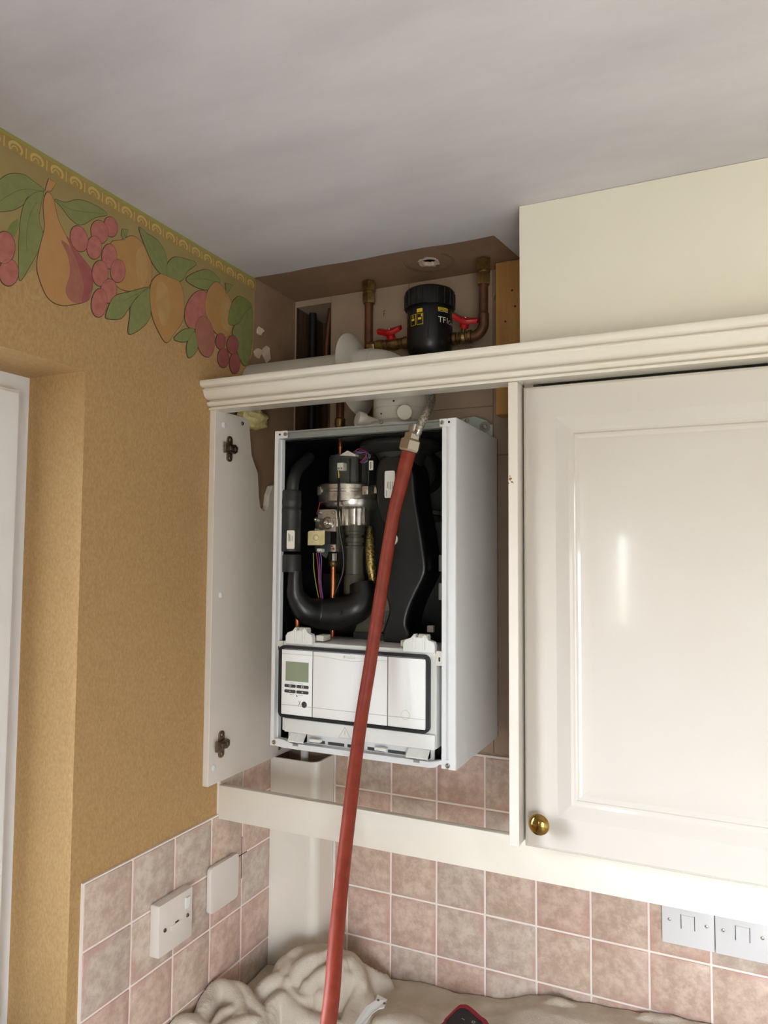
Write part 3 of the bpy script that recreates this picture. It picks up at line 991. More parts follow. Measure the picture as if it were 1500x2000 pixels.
# ---- left condensate / air tube assembly
yt = -0.303
tubeL = vc('intake_silencer', 549, 589, 958, 1078, yt, M_BLK2, boiler, [(0.86, 0), (0.98, 0.01), (1, 0.03), (1, 0.52), (1.0, 0.62), (1.04, 0.63), (1.04, 0.70), (1, 0.71), (1, 0.76), (1.04, 0.77), (1.04, 0.84), (1, 0.86), (1, 0.97), (0.9, 1)])
vc('collar', 551, 589, 1083, 1117, yt, M_BLK2, tubeL, [(1, 0), (1, 0.9), (0.93, 1)])
bm = bmesh.new()
tube(bm, [V(571, 962, yt), V(573, 940, yt), V(582, 915, yt + 0.03), V(604, 893, yt + 0.08)], sz(575, 940, yt, 12), 20)
obj('flexible_elbow', bm, M_BLK2, tubeL)
lp = rrect(0, 1, 0, 1, 0.12, 3)


def label_plate(parent, x0, x1, pt, pb, y, lines, cyl=None, vertical=True):
    a, b_ = V(x0, pt, y), V(x1, pb, y)
    w_, h_ = b_.x - a.x, a.z - b_.z
    pts = [(a.x + u * w_, b_.z + v * h_) for u, v in rrect(0, 1, 0, 1, 0.1, 3)]
    o = obj('label', one(prism, pts, 1, y - 0.0006, y + 0.002), M_LABEL, parent, smooth=0)
    for (u0, u1, v0, v1) in lines:
        obj('print_line', one(box, a.x + u0 * w_, a.x + u1 * w_, y - 0.0008, y, b_.z + v0 * h_, b_.z + v1 * h_), M_INK, o, smooth=0)
    return o


label_plate(tubeL, 560.5, 574.5, 1036, 1072, yt - sz(569, 1050, yt, 20) - 0.0005, [(0.2, 0.24, 0.42, 0.85), (0.36, 0.4, 0.4, 0.8), (0.52, 0.56, 0.42, 0.75), (0.7, 0.74, 0.42, 0.7)])
# ---- big black U shaped tube
ru = sz(650, 1195, -0.225, 26)
bm = bmesh.new()
tube(bm, [V(577, 1115, yt), V(576, 1140, yt), V(579, 1165, -0.297), V(597, 1190, -0.28), V(625, 1198, -0.25), V(660, 1198, -0.235), V(695, 1186, -0.225), V(709, 1165, -0.215), V(706, 1140, -0.21)],
     [ru * 0.52, ru * 0.55, ru * 0.70, ru * 1.0, ru * 1.15, ru * 1.22, ru * 1.18, ru * 1.05, ru * 0.9], 28, 8)
ut = obj('air_tube', bm, M_BLK, boiler)
c = V(665, 1199, -0.235 - ru)
obj('port', one(lathe, V(664, 1197, -0.237 - ru * 1.2), (0, -1, 0), [(0.0045, -0.002), (0.0045, 0.001), (0.0032, 0.001), (0.0032, -0.001)], 14), M_INK, ut)
# ---- upright mixer tube
mix = vc('mixer_tube', 672, 714, 1025, 1160, -0.2, mat('warm_charcoal_plastic', (74, 70, 60), 0.36), boiler, [(0.95, 0), (0.98, 0.02), (0.98, 0.24), (0.9, 0.26), (0.9, 0.28), (0.84, 0.29), (0.84, 0.66), (0.90, 0.665), (0.90, 0.69), (0.76, 0.70), (0.76, 0.74), (0.86, 0.745), (0.86, 0.81), (0.70, 0.815), (0.70, 0.85), (0.88, 0.855), (0.88, 0.90), (0.96, 0.905), (0.96, 1)])
# ---- blower: cast housing + motor
ya = -0.185
bl = vc('blower_housing', 622, 738, 948, 986, ya, M_ALU, boiler, [(0.86, 0), (0.96, 0.06), (1.0, 0.12), (1, 0.55), (0.97, 0.6), (0.97, 0.7), (1.0, 0.74), (1.0, 0.94), (0.96, 1)], 40)
vc('volute_ring', 634, 742, 976, 996, ya, M_ALU, bl, [(0.72, 0), (0.95, 0.2), (1, 0.45), (1, 0.9), (0.95, 1)], 40)
vc('outlet_cone', 662, 727, 990, 1027, ya - 0.005, M_ALU, bl, [(0.86, 0), (0.88, 0.05), (0.97, 0.9), (1, 1)], 32)
for a in (215, 250, 300, 330):
    cc = V(694, 1010, ya - 0.005)
    r_ = sz(694, 1010, ya, 32)
    obj('rib', one(box, cc.x + r_ * math.cos(math.radians(a)) - 0.002, cc.x + r_ * math.cos(math.radians(a)) + 0.002, cc.y + r_ * math.sin(math.radians(a)) - 0.003, cc.y + r_ * math.sin(math.radians(a)) + 0.003, cc.z - 0.02, cc.z + 0.02, 0.0008, 1), M_ALU, bl)
for (a, b_, yy) in ((627, 958, -0.238), (715, 957, -0.252), (738, 955, -0.2)):
    c = V(a, b_, yy)
    lug = obj('lug', one(box, c.x - 0.008, c.x + 0.008, yy - 0.006, yy + 0.02, c.z - 0.011, c.z + 0.009, 0.002), M_ALU, bl)
mot = vc('blower_motor', 641, 738, 892, 948, -0.175, mat('grey_motor_plastic', (66, 66, 63), 0.5), boiler, [(1, 0), (1, 0.92), (0.95, 1)], 10)
for px in (657, 682, 697, 718):
    c = V(px, 920, -0.235)
    obj('rib', one(box, c.x - 0.002, c.x + 0.002, -0.232, -0.19, c.z - 0.033, c.z + 0.03, 0.0008, 1), M_BLK2, mot)


def connector(parent, px, py, y, w_, h_, d_, m=M_WPL2, pins=3):
    c = V(px, py, y)
    o = obj('connector', one(box, c.x - w_ / 2, c.x + w_ / 2, y, y + d_, c.z - h_ / 2, c.z + h_ / 2, 0.0012, 1), m, parent)
    for i in range(pins):
        x = c.x - w_ / 2 + w_ * (i + 0.7) / (pins + 0.4)
        obj('pin_hole', one(box, x - 0.0011, x + 0.0011, y - 0.0004, y + 0.001, c.z - h_ * 0.38, c.z - h_ * 0.12), M_INK, o, smooth=0)
    return o


connector(mot, 664, 911, -0.252, 0.016, 0.018, 0.02)
bm = bmesh.new()
a, b_ = V(668, 891, -0.22), V(700, 884, -0.22)
prism(bm, [(a.x, a.z), (a.x + 0.022, a.z + 0.011), (b_.x, b_.z - 0.006), (b_.x, b_.z - 0.010)], 1, -0.235, -0.205, 0.001, 1)
obj('connector', bm, M_WPL2, mot)
label_plate(mot, 721, 728.5, 900, 918, -0.236, [(0.3, 0.45, 0.1, 0.9), (0.65, 0.75, 0.2, 0.9)])
M_WIRE = {n: mat('wire_' + n, c, 0.4) for n, c in (('red', (170, 40, 50)), ('blue', (50, 66, 130)), ('black', (18, 18, 18)), ('green', (140, 150, 60)), ('purple', (120, 60, 110)), ('grey', (120, 130, 140)), ('yellow', (210, 190, 50)))}


def wire(parent, col, pts, y, r=0.0013):
    bm = bmesh.new()
    tube(bm, [V(*p[:2], p[2] if len(p) > 2 else y) for p in pts], r, 8, 6)
    obj('wire', bm, M_WIRE[col], parent)


wire(mot, 'red', [(691, 883), (700, 877), (712, 880), (715, 890), (704, 903)], -0.23)
wire(mot, 'blue', [(693, 885), (704, 880), (719, 884), (718, 896), (708, 904)], -0.228)
wire(mot, 'grey', [(694, 886), (706, 883), (722, 888), (720, 898), (711, 904)], -0.226)
wire(mot, 'purple', [(695, 887), (708, 886), (716, 892), (706, 905)], -0.224)
wire(mot, 'yellow', [(661, 920, -0.253), (662, 928, -0.254), (661.5, 936, -0.255)], -0.255)
wire(boiler, 'black', [(661.5, 934, -0.256), (661, 965, -0.262), (660, 1000, -0.264), (664, 1040, -0.26), (671, 1085, -0.255), (669, 1120, -0.255), (658, 1150, -0.255), (652, 1166, -0.25)], -0.25, 0.0026)
# ---- gas valve
yg = -0.25
c = V(637, 1045, yg)
bm = bmesh.new()
a, b_ = V(615, 1009, yg), V(655, 1083, yg)
box(bm, a.x, b_.x, yg, yg + 0.045, b_.z + 0.006, a.z, 0.0025)
valve = obj('gas_valve', bm, M_ALU, boiler)
a, b_ = V(622, 995, yg), V(658, 1012, yg)
obj('valve_flange', one(prism, [(a.x, b_.z), (a.x, a.z - 0.004), (a.x + 0.004, a.z), (b_.x - 0.004, a.z), (b_.x, a.z - 0.004), (b_.x, b_.z), ((a.x + b_.x) / 2 + 0.009, b_.z - 0.002), ((a.x + b_.x) / 2 - 0.009, b_.z - 0.002)], 1, yg - 0.004, yg + 0.02, 0.001, 1), M_ALU, valve)
for px in (625.5, 651.5):
    c = V(px, 1001, yg - 0.004)
    screw(valve, c, (0, -1, 0), 0.0044)
c = V(641, 1021.5, yg)
obj('valve_boss', one(lathe, c, (0, -1, 0), [(0.0145, -0.01), (0.0145, 0.004), (0.0125, 0.006), (0.0115, 0.004), (0.0115, 0.001), (0.006, 0.001), (0.006, 0.014), (0.0045, 0.015), (0.0028, 0.015), (0.0028, 0.010)], 28), M_ALU, valve)
for (px, py, r_) in ((618, 1015, 0.004), (622, 1027, 0.0045), (618, 1034, 0.0038)):
    c = V(px, py, yg)
    obj('valve_port', one(lathe, c, (0, -1, 0), [(r_, -0.004), (r_, 0.005), (r_ * 0.55, 0.005), (r_ * 0.55, 0.001)], 16), M_BRASS if r_ > 0.0042 else M_ALU, valve)
a, b_ = V(601, 1036, -0.285), V(633, 1065, -0.285)
sol = obj('solenoid', one(prism, [(a.x, b_.z), (a.x, a.z - 0.004), (a.x + 0.004, a.z - 0.001), (b_.x, a.z), (b_.x, b_.z + 0.003), (b_.x - 0.006, b_.z)], 1, -0.285, -0.281, 0.0006, 1), M_ZINC, valve, label='pale gold zinc solenoid plate')
obj('coil', one(box, a.x + 0.003, b_.x + 0.014, -0.281, -0.25, b_.z + 0.002, a.z - 0.002, 0.002), M_BLK, sol)
c = V(616.5, 1050, -0.285)
obj('button', one(lathe, c, (0, -1, 0), [(0.0062, 0), (0.0062, 0.0006), (0.0054, 0.0012), (0, 0.0014)], 20), M_ZINC, sol)
obj('button_rim', one(lathe, c, (0, -1, 0), [(0.0068, 0), (0.0068, 0.0003)], 20), M_INK, sol)
connector(valve, 623, 1075, -0.278, 0.013, 0.009, 0.016, M_WPL2, 3)
a, b_ = V(627, 1064, -0.262), V(640, 1090, -0.262)
obj('valve_bracket', one(prism, [(a.x, a.z), (b_.x, a.z), (b_.x, b_.z + 0.008), (b_.x - 0.005, b_.z), (b_.x - 0.012, b_.z + 0.004), (a.x, b_.z + 0.01)], 1, -0.262, -0.258), mat('dark_green_plastic', (40, 52, 48), 0.5), valve, smooth=0)
screw(valve, V(648, 1069, yg), (0, -1, 0), 0.0034)
c = V(651, 1072, yg)
obj('red_seal', one(lathe, (c.x + 0.001, yg, c.z), (0, -1, 0), [(0.0028, 0), (0.0028, 0.0008)], 10), M_RED, valve)
c0 = V(651, 1094, -0.23)
vc('hex_nut', 642, 660, 1081, 1095, -0.235, M_CHROME, valve, [(1, 0), (1, 1)], 6)
vc('union', 641.5, 660, 1094, 1107, -0.235, M_BRASS, valve, [(0.7, 0), (0.95, 0.3), (1, 0.5), (0.95, 0.8), (0.7, 1)], 20)
vc('gas_pipe', 645.5, 656.5, 1100, 1172, -0.235, M_COP, valve)
wire(valve, 'green', [(612, 1080), (613, 1110), (617, 1140), (623, 1170, -0.25)], -0.262)
for i, col in enumerate(('red', 'blue', 'purple')):
    wire(valve, col, [(618 + i * 4, 1080), (620 + i * 4, 1095), (622 + i * 2.5, 1115), (623 + i * 2, 1140), (627 + i * 2, 1170, -0.25)], -0.268 + i * 0.002)
wire(valve, 'red', [(628, 960, -0.22), (624, 985, -0.23), (619, 1005, -0.235)], -0.22)
# ---- big black duct with label
dp = [(738, 900), (746, 890), (760, 884), (776, 885), (792, 892), (803, 906), (809, 930), (811, 960), (815, 990), (822, 1030), (829, 1075), (833, 1108), (829, 1128), (818, 1150), (806, 1175), (797, 1200), (794, 1222), (800, 1235), (796, 1255), (752, 1258), (745, 1240), (752, 1215), (758, 1190), (750, 1150), (757, 1110), (762, 1078), (760, 1050), (746, 1020), (737, 990), (733, 960), (731, 930)]
yd = -0.245
pts = [(V(a, b_, yd).x, V(a, b_, yd).z) for a, b_ in dp]
sp = [(p.x, p.y) for p in smooth_path([(*p, 0) for p in pts], 3, True)]
bm = bmesh.new()
prism(bm, sp, 1, yd, yd + 0.10, 0.010, 4)
duct = obj('air_duct', bm, M_BLK, boiler)
label_plate(duct, 751.5, 771, 920, 972, yd - 0.0002, [(0.26, 0.30, 0.35, 0.6), (0.42, 0.46, 0.33, 0.6), (0.58, 0.62, 0.3, 0.6), (0.74, 0.78, 0.34, 0.6), (0.18, 0.22, 0.05, 0.28)])
c = V(766, 1053, yd)
obj('white_plug', one(lathe, c, (0, -1, 0), [(0.0145, -0.004), (0.0145, 0.004), (0.0125, 0.006), (0, 0.006)], 28), M_WPL2, duct)
# lower front cover of the heat cell, with a moulded grid
cv = [(690, 1236), (700, 1210), (722, 1182), (745, 1165), (768, 1170), (768, 1235)]
pts = [(V(a, b_, -0.215).x, V(a, b_, -0.215).z) for a, b_ in cv]
cover = obj('heat_cell_cover', one(prism, pts, 1, -0.215, -0.12, 0.004, 2), mat('brown_black_plastic', (96, 90, 74), 0.45), boiler)
obj('ledge', one(box, V(690, 1238, -0.22).x, V(770, 1238, -0.22).x, -0.222, -0.1, V(700, 1262, -0.22).z, V(700, 1234, -0.22).z, 0.003), M_BLK2, cover)
bm = bmesh.new()
a, b_ = V(744, 1193, -0.215), V(761, 1220, -0.215)
for i in range(7):
    x = a.x + (b_.x - a.x) * i / 6
    box(bm, x - 0.0004, x + 0.0004, -0.2160, -0.2145, b_.z, a.z)
for j in range(9):
    z = b_.z + (a.z - b_.z) * j / 8
    box(bm, a.x, b_.x, -0.2160, -0.2145, z - 0.0004, z + 0.0004)
obj('moulded_grid', bm, M_BLK2, cover, kind='stuff', smooth=0)
# ---- right-hand bits on the back plate
a, b_ = V(808, 955, -0.11), V(850, 1025, -0.11)
obj('electrode_block', one(box, V(816, 1000, -0.12).x, V(849, 1000, -0.12).x, -0.13, -0.06, V(830, 1018, -0.12).z, V(830, 1007, -0.12).z, 0.002), M_DARK, boiler)
br = obj('electrode_bracket', one(box, V(816, 1000, -0.12).x, V(848, 1000, -0.12).x, -0.14, -0.06, V(830, 1005, -0.12).z, V(830, 997, -0.12).z, 0.001), M_GREYST, boiler)
for px in (828, 840):
    obj('terminal', one(lathe, V(px, 997, -0.13), (0, 0, 1), [(0.003, 0), (0.003, 0.007), (0.0015, 0.008), (0.0015, 0.012)], 10), M_CHROME, br)
obj('small_clip', one(box, V(829, 1040, -0.1).x, V(839, 1040, -0.1).x, -0.11, -0.05, V(834, 1046, -0.1).z, V(834, 1034, -0.1).z, 0.002), M_BLK2, boiler)
for (pt, pb) in ((1084, 1116), (1139, 1172)):
    obj('side_slot', one(box, V(856.5, 1100, -0.2).x, V(864, 1100, -0.2).x, -0.2, -0.19, V(860, pb, -0.2).z, V(860, pt, -0.2).z, 0.001), M_GREYST, boiler)
obj('plug_tag', one(box, V(834, 1229, -0.2).x, V(846, 1229, -0.2).x, -0.2, -0.19, V(840, 1235, -0.2).z, V(840, 1222, -0.2).z, 0.001), mat('speckled_tag', (196, 184, 166), 0.7, rgb2=(150, 136, 116), scale=300), boiler)
# sealed flue chamber: rounded black drum on the right, black collar at the top
c = V(812, 920, -0.1)
obj('chamber_drum', one(lathe, (c.x, -0.045, c.z), (0, -1, 0), [(0.055, 0), (0.055, 0.06), (0.05, 0.066), (0, 0.066)], 36), M_BLK2, boiler)
screw(boiler, V(823.5, 893.5, -0.15), (0, -1, 0), 0.004)
c = V(775, 862, -0.16)
obj('flue_collar', one(lathe, (0.415, -0.19, BZ1 - 0.022), (0, 0, -1), [(0.095, 0), (0.098, 0.004), (0.098, 0.012), (0.085, 0.018), (0.06, 0.026), (0.045, 0.06)], 40), M_BLK2, boiler)
# gold braid sleeve, copper pipes
bm = bmesh.new()
tube(bm, [V(722, 1030, -0.17), V(723, 1070, -0.19), V(725, 1110, -0.195), V(727, 1130, -0.195), V(722, 1158, -0.19)], [0.006, 0.0115, 0.0115, 0.009, 0.006], 14, 6)
obj('braided_sleeve', bm, M_GOLDF, boiler)
for (px, pt, pb, y, r_) in ((664.5, 850, 892, -0.19, 0.006), (726, 855, 890, -0.15, 0.006), (580.5, 1190, 1236, -0.288, 0.0055), (649, 1215, 1262, -0.2, 0.007)):
    a, b_ = V(px, pt, y), V(px, pb, y)
    obj('copper_tube', one(lathe, b_, (0, 0, 1), [(r_, -0.01), (r_, a.z - b_.z + 0.02)], 16), M_COP, boiler)
obj('support_rod', one(tube, [V(548, 878, -0.29), V(620, 896, -0.05)], 0.0012, 8, 0), M_GREYST, boiler)
obj('inner_divider', one(box, V(630, 1150, -0.12).x, V(662, 1150, -0.12).x, -0.12, -0.06, V(640, 1168, -0.12).z, V(640, 1120, -0.12).z, 0.002), M_BLK2, boiler)

# ---- control box
YP = -0.336
cbx = obj('control_box', one(box, 0.185, 0.5555, -0.327, -0.19, 1.5335, 1.7335, 0.003), M_WPL, boiler)
g_o, g_i = rrect(0.1800, 0.5430, 1.5655, 1.7240, 0.013, 6), rrect(0.1862, 0.5368, 1.5710, 1.7180, 0.008, 6)
bm = bmesh.new()
ringprism(bm, g_o, g_i, 1, -0.3375, -0.325)
obj('gasket', bm, M_RUB, cbx, smooth=60)
fx = [(0.1875, 0.2672), (0.2685, 0.4486), (0.4499, 0.5345)]
for xs in (0.26785, 0.44925):
    obj('fascia_seam', one(box, xs - 0.0006, xs + 0.0006, YP + 0.0006, -0.327, 1.5725, 1.7150), M_BLK2, cbx, smooth=0)
for i, (a, b_) in enumerate(fx):
    bm = bmesh.new()
    box(bm, a, b_, YP, -0.326, 1.5722, 1.7155, 0.0012, 2)
    fa = obj('fascia', bm, M_PANEL, cbx)
    obj('fascia_line', one(box, a + 0.001, b_ - 0.001, YP - 0.0002, YP + 0.001, 1.5930, 1.5937), M_LINE, fa, smooth=0)
    if i == 0:
        obj('fascia_line', one(box, a + 0.001, b_ - 0.001, YP - 0.0002, YP + 0.001, 1.7058, 1.7063), M_LINE, fa, smooth=0)
        lcd = obj('display', one(box, 0.1985, 0.2578, YP - 0.0004, YP + 0.003, 1.6465, 1.6895), M_LCD, fa, smooth=0)
        for (u0, u1, v0) in ((0.1963, 0.2252, 1.6325), (0.2275, 0.2585, 1.6325), (0.1963, 0.2252, 1.6205), (0.2275, 0.2585, 1.6205)):
            obj('key', one(prism, rrect(u0, u1, v0, v0 + 0.0068, 0.0022, 3), 1, YP - 0.0009, YP + 0.001), mat('dark_grey_key', (62, 62, 64), 0.5), fa)
            uc = (u0 + u1) / 2
            bm = bmesh.new()
            if v0 > 1.63:
                ringprism(bm, rrect(uc - 0.003, uc + 0.003, v0 + 0.0012, v0 + 0.0056, 0.001, 2), rrect(uc - 0.0022, uc + 0.0022, v0 + 0.002, v0 + 0.0048, 0.0006, 2), 1, YP - 0.0012, YP)
                obj('key_symbol', bm, M_WPRINT, fa, smooth=0)
            else:
                if u0 > 0.22:
                    prism(bm, [(uc - 0.0018, v0 + 0.0029), (uc - 0.0005, v0 + 0.0029), (uc - 0.0005, v0 + 0.0016), (uc + 0.0005, v0 + 0.0016), (uc + 0.0005, v0 + 0.0029), (uc + 0.0018, v0 + 0.0029), (uc + 0.0018, v0 + 0.0039), (uc + 0.0005, v0 + 0.0039), (uc + 0.0005, v0 + 0.0052), (uc - 0.0005, v0 + 0.0052), (uc - 0.0005, v0 + 0.0039), (uc - 0.0018, v0 + 0.0039)], 1, YP - 0.0012, YP)
                else:
                    box(bm, uc - 0.0018, uc + 0.0018, YP - 0.0012, YP, v0 + 0.0029, v0 + 0.0039)
                obj('key_symbol', bm, M_WPRINT, fa, smooth=0)
        # printed brackets between the keys, wrench and flue sweep marks
        for zz, dz in ((1.6425, -0.0018), (1.6168, 0.0022)):
            for u0, u1, uu in ((0.2105, 0.2215, 0.2105), (0.2320, 0.2430, 0.2430)):
                bm = bmesh.new()
                l = [(u0, zz - 0.0002), (u1, zz - 0.0002), (u1, zz + 0.0002), (u0, zz + 0.0002)]
                prism(bm, l, 1, YP - 0.0002, YP)
                obj('bracket_print', bm, M_INK, fa, smooth=0)
                bm = bmesh.new()
                z_a, z_b = sorted((zz, zz + dz))
                box(bm, uu - 0.0002, uu + 0.0002, YP - 0.0002, YP, z_a, z_b)
                obj('bracket_print', bm, M_INK, fa, smooth=0)
        lettering('i', 0.0045, lambda u, v: Vector((0.2262 + u, YP - 0.0002, 1.6405 + v)), M_LINE, fa, 'key_symbol')
        bm = bmesh.new()
        prism(bm, [(0.2255, 1.6185), (0.2265, 1.6175), (0.2290, 1.6150), (0.2305, 1.6165), (0.2300, 1.6140), (0.2280, 1.6130), (0.2268, 1.6160)], 1, YP - 0.0002, YP)
        obj('wrench_print', bm, M_INK, fa, smooth=0)
        obj('reset_button', one(lathe, (0.2478, YP, 1.5975), (0, -1, 0), [(0.0068, 0), (0.0068, 0.0008), (0.006, 0.0014), (0, 0.0015)], 24), mat('dark_grey_key', (62, 62, 64)), fa)
        for l in ([(0.2330, 1.6050), (0.2336, 1.6054), (0.2385, 1.5945), (0.2379, 1.5941)], [(0.2385, 1.6050), (0.2379, 1.6054), (0.2330, 1.5945), (0.2336, 1.5941)]):
            obj('cross_print', one(prism, l, 1, YP - 0.0002, YP), M_INK, fa, smooth=0)
    if i == 1:
        # shallow swoosh line under the embossed name
        pts = [Vector((a + 0.002 + (b_ - a - 0.004) * t, YP, 1.7065 - 0.006 * math.sin(math.pi * t) ** 2)) for t in [k / 14 for k in range(15)]]
        obj('fascia_line', one(tube, pts, 0.0003, 4, 0), M_LINE, fa, smooth=0)
        lettering('Vaillant', 0.0088, lambda u, v: Vector((0.3500 + u * 0.92, YP - 0.00015, 1.7052 + v)), mat('faint_grey_lettering', (206, 206, 200), 0.4), fa)
        lg = bmesh.new()
        prism(lg, rrect(0.3440, 0.3488, 1.7052, 1.7112, 0.0012, 3), 1, YP - 0.00015, YP + 0.001)
        obj('emblem', lg, mat('faint_grey_lettering', (206, 206, 200)), fa, smooth=0)
    if i == 2:
        bm = bmesh.new()
        cc = (0.4905, 1.5990)
        o_ = [(cc[0] + 0.0096 * math.cos(t), cc[1] + 0.0096 * math.sin(t)) for t in [2 * math.pi * k / 32 for k in range(32)]]
        i_ = [(cc[0] + 0.0092 * math.cos(t), cc[1] + 0.0092 * math.sin(t)) for t in [2 * math.pi * k / 32 for k in range(32)]]
        ringprism(bm, o_, i_, 1, YP - 0.0002, YP + 0.001)
        obj('gauge_ring', bm, M_LINE, fa, smooth=0)
# lower flap with warning triangle
flap = obj('flap', one(box, 0.1955, 0.5545, -0.3345, -0.327, 1.5335, 1.5640, 0.002), M_WPL, cbx)
tri_o = [(0.3485, 1.5600), (0.3330, 1.5352), (0.3640, 1.5352)]
tri_i = [(0.3485, 1.5577), (0.3346, 1.5362), (0.3624, 1.5362)]
bm = bmesh.new()
ringprism(bm, tri_o, tri_i, 1, -0.3350, -0.334)
obj('warning_triangle', bm, M_LINE if False else mat('faint_emboss', (196, 196, 190), 0.4), flap, smooth=0)
obj('lightning_mark', one(prism, [(0.3492, 1.5525), (0.3470, 1.5455), (0.3486, 1.5460), (0.3478, 1.5395), (0.3502, 1.5480), (0.3488, 1.5475), (0.3504, 1.5525)], 1, -0.3350, -0.334), mat('faint_emboss', (196, 196, 190)), flap, smooth=0)
# hinge humps on the top edge
for xa, xb in ((0.1945, 0.2645), (0.4820, 0.5535)):
    bm = bmesh.new()
    prism(bm, [(xa, 1.728), (xa, 1.746), (xa + 0.005, 1.753), (xa + 0.018, 1.7575), (xa + 0.024, 1.765), (xa + 0.028, 1.7655), (xa + 0.029, 1.759), (xa + 0.045, 1.759), (xa + 0.047, 1.7655), (xa + 0.051, 1.7645), (xa + 0.057, 1.7545), (xb - 0.003, 1.751), (xb, 1.744), (xb, 1.728)], 1, -0.333, -0.318, 0.0012, 1)
    hm = obj('hinge_hump', bm, M_WPL, cbx, smooth=30)
    for dx in (0.024, 0.045):
        obj('hinge_rib', one(box, xa + dx, xa + dx + 0.005, -0.3355, -0.328, 1.734, 1.7625, 0.001, 1), M_WPL, hm)
    obj('hinge_barrel', one(lathe, (xa + 0.044, -0.322, 1.757), (1, 0, 0), [(0.0085, -0.011), (0.0085, 0.011)], 20), M_WPL2, hm)
    obj('hinge_latch', one(box, xb if xa < 0.3 else xa - 0.012, xb + 0.020 if xa < 0.3 else xa, -0.318, -0.285, 1.736, 1.749, 0.0015, 1), M_WPL2, hm)
for x0, x1 in ((0.168, 0.186), (0.5545, 0.5725)):
    bk = obj('mounting_ear', one(box, x0, x1, -0.330, -0.322, 1.703, 1.733, 0.001, 1), M_WPL2, cbx)
    obj('slot', one(prism, rrect((x0 + x1) / 2 - 0.003, (x0 + x1) / 2 + 0.0005, 1.712, 1.721, 0.0015, 3), 1, -0.3303, -0.329), M_INK, bk, smooth=0)
# bottom rail with latches
br = obj('bottom_rail', one(prism, [(0.164, 1.5135), (0.164, 1.5030), (0.180, 1.5000), (0.196, 1.4985), (0.545, 1.4985), (0.557, 1.5010), (0.566, 1.5080), (0.596, 1.5045), (0.596, 1.5190), (0.575, 1.5190), (0.565, 1.5150), (0.545, 1.5110), (0.215, 1.5110), (0.196, 1.5160), (0.180, 1.5175)], 1, -0.3375, -0.322, 0.0008, 1), M_STEEL, boiler, smooth=0)
obj('shelf', one(box, 0.2, 0.55, -0.323, -0.20, 1.4990, 1.5010), M_STEEL, br, smooth=0)
obj('rail_backing', one(box, 0.198, 0.548, -0.320, -0.316, 1.5000, 1.5345), M_STEEL, br, smooth=0)
for i in range(5):
    obj('vent_slot', one(box, 0.252 + i * 0.048, 0.292 + i * 0.048, -0.3206, -0.3195, 1.5135, 1.5200), M_DARK, br, smooth=0)
for x in (0.1715, 0.5840):
    screw(br, (x, -0.338, 1.5085), (0, -1, 0), 0.0055)
for x0, x1 in ((0.2085, 0.2480), (0.4930, 0.5410)):
    bm = bmesh.new()
    prism(bm, [(-0.3385, 1.5140), (-0.3385, 1.5165), (-0.326, 1.5310), (-0.322, 1.5310), (-0.322, 1.5140)], 0, x0, x1, 0.0006, 1)
    lt = obj('latch', bm, M_WPL, br, smooth=0)
    for xx in (x0, (x0 + x1) / 2, x1 - 0.0014):
        obj('latch_rib', one(prism, [(-0.3395, 1.5135), (-0.3395, 1.5180), (-0.327, 1.5320), (-0.322, 1.5320), (-0.322, 1.5135)], 0, xx, xx + 0.0014), M_WPL, lt, smooth=0)
    obj('latch_notch', one(box, (x0 + x1) / 2 - 0.008, (x0 + x1) / 2 + 0.006, -0.3380, -0.336, 1.5060, 1.5110), M_GREYST, lt, smooth=0)
for x0 in (0.2615, 0.4200):
    obj('clip', one(box, x0, x0 + 0.028, -0.3380, -0.326, 1.5190, 1.5260, 0.002), M_WPL, br)
obj('wire_trunk', one(tube, [V(850, 1435, -0.26), V(858, 1446, -0.28), V(856, 1468, -0.28), V(846, 1476, -0.27)], 0.008, 12, 6), M_RUB, boiler)
obj('yellow_wire', one(tube, [V(846, 1433, -0.29), V(868, 1437, -0.29)], 0.0016, 8, 0), M_WIRE['yellow'], boiler)
# condensate stub under the boiler
cst = thing('condensate_pipe', 'short white waste pipe dropping from boiler into corner boxing', 'pipe', (0.10, -0.06, 1.35))
cs = V(595, 1470, -0.05)
obj('pipe', one(lathe, (cs.x, -0.05, 1.34), (0, 0, 1), [(0.0105, 0), (0.0105, BZ0 - 1.34 + 0.001)], 20), M_WPL2, cst)
obj('socket', one(lathe, (cs.x, -0.05, 1.455), (0, 0, 1), [(0.0105, 0), (0.013, 0.001), (0.013, 0.02), (0.0105, 0.021)], 20), M_WPL2, cst)

# ---- corner pipe boxing
def ring_path(off):
    r = 0.024 - off
    x1, yf = 0.145 - off, -0.1 + off
    pts = [(0.0065, yf), (x1 - r, yf)]
    for k in range(1, 9):
        a = math.radians(-90 + 90 * k / 8)
        pts.append((x1 - r + r * math.cos(a), yf + r + r * math.sin(a)))
    pts.append((x1, -0.0082))
    return pts


oo, ii = ring_path(0), ring_path(0.006)
pbx = obj('pipe_boxing', one(prism, oo + ii[::-1], 2, 0.86, 1.398), M_CORN, label='cream rounded pipe boxing standing in the tiled corner', cat='boxing')
jj, kk = ring_path(0.0062), ring_path(0.0085)
obj('boxing_shade_liner', one(prism, jj + kk[::-1], 2, 0.87, 1.3965), M_WOOD_SHADE, pbx)  # dark liner stands in for the shade inside the open boxing
obj('boxing_sealant', one(box, 0.146, 0.1505, -0.0095, -0.0060, 0.90, 1.43), M_GROUT, wall_back, smooth=0)

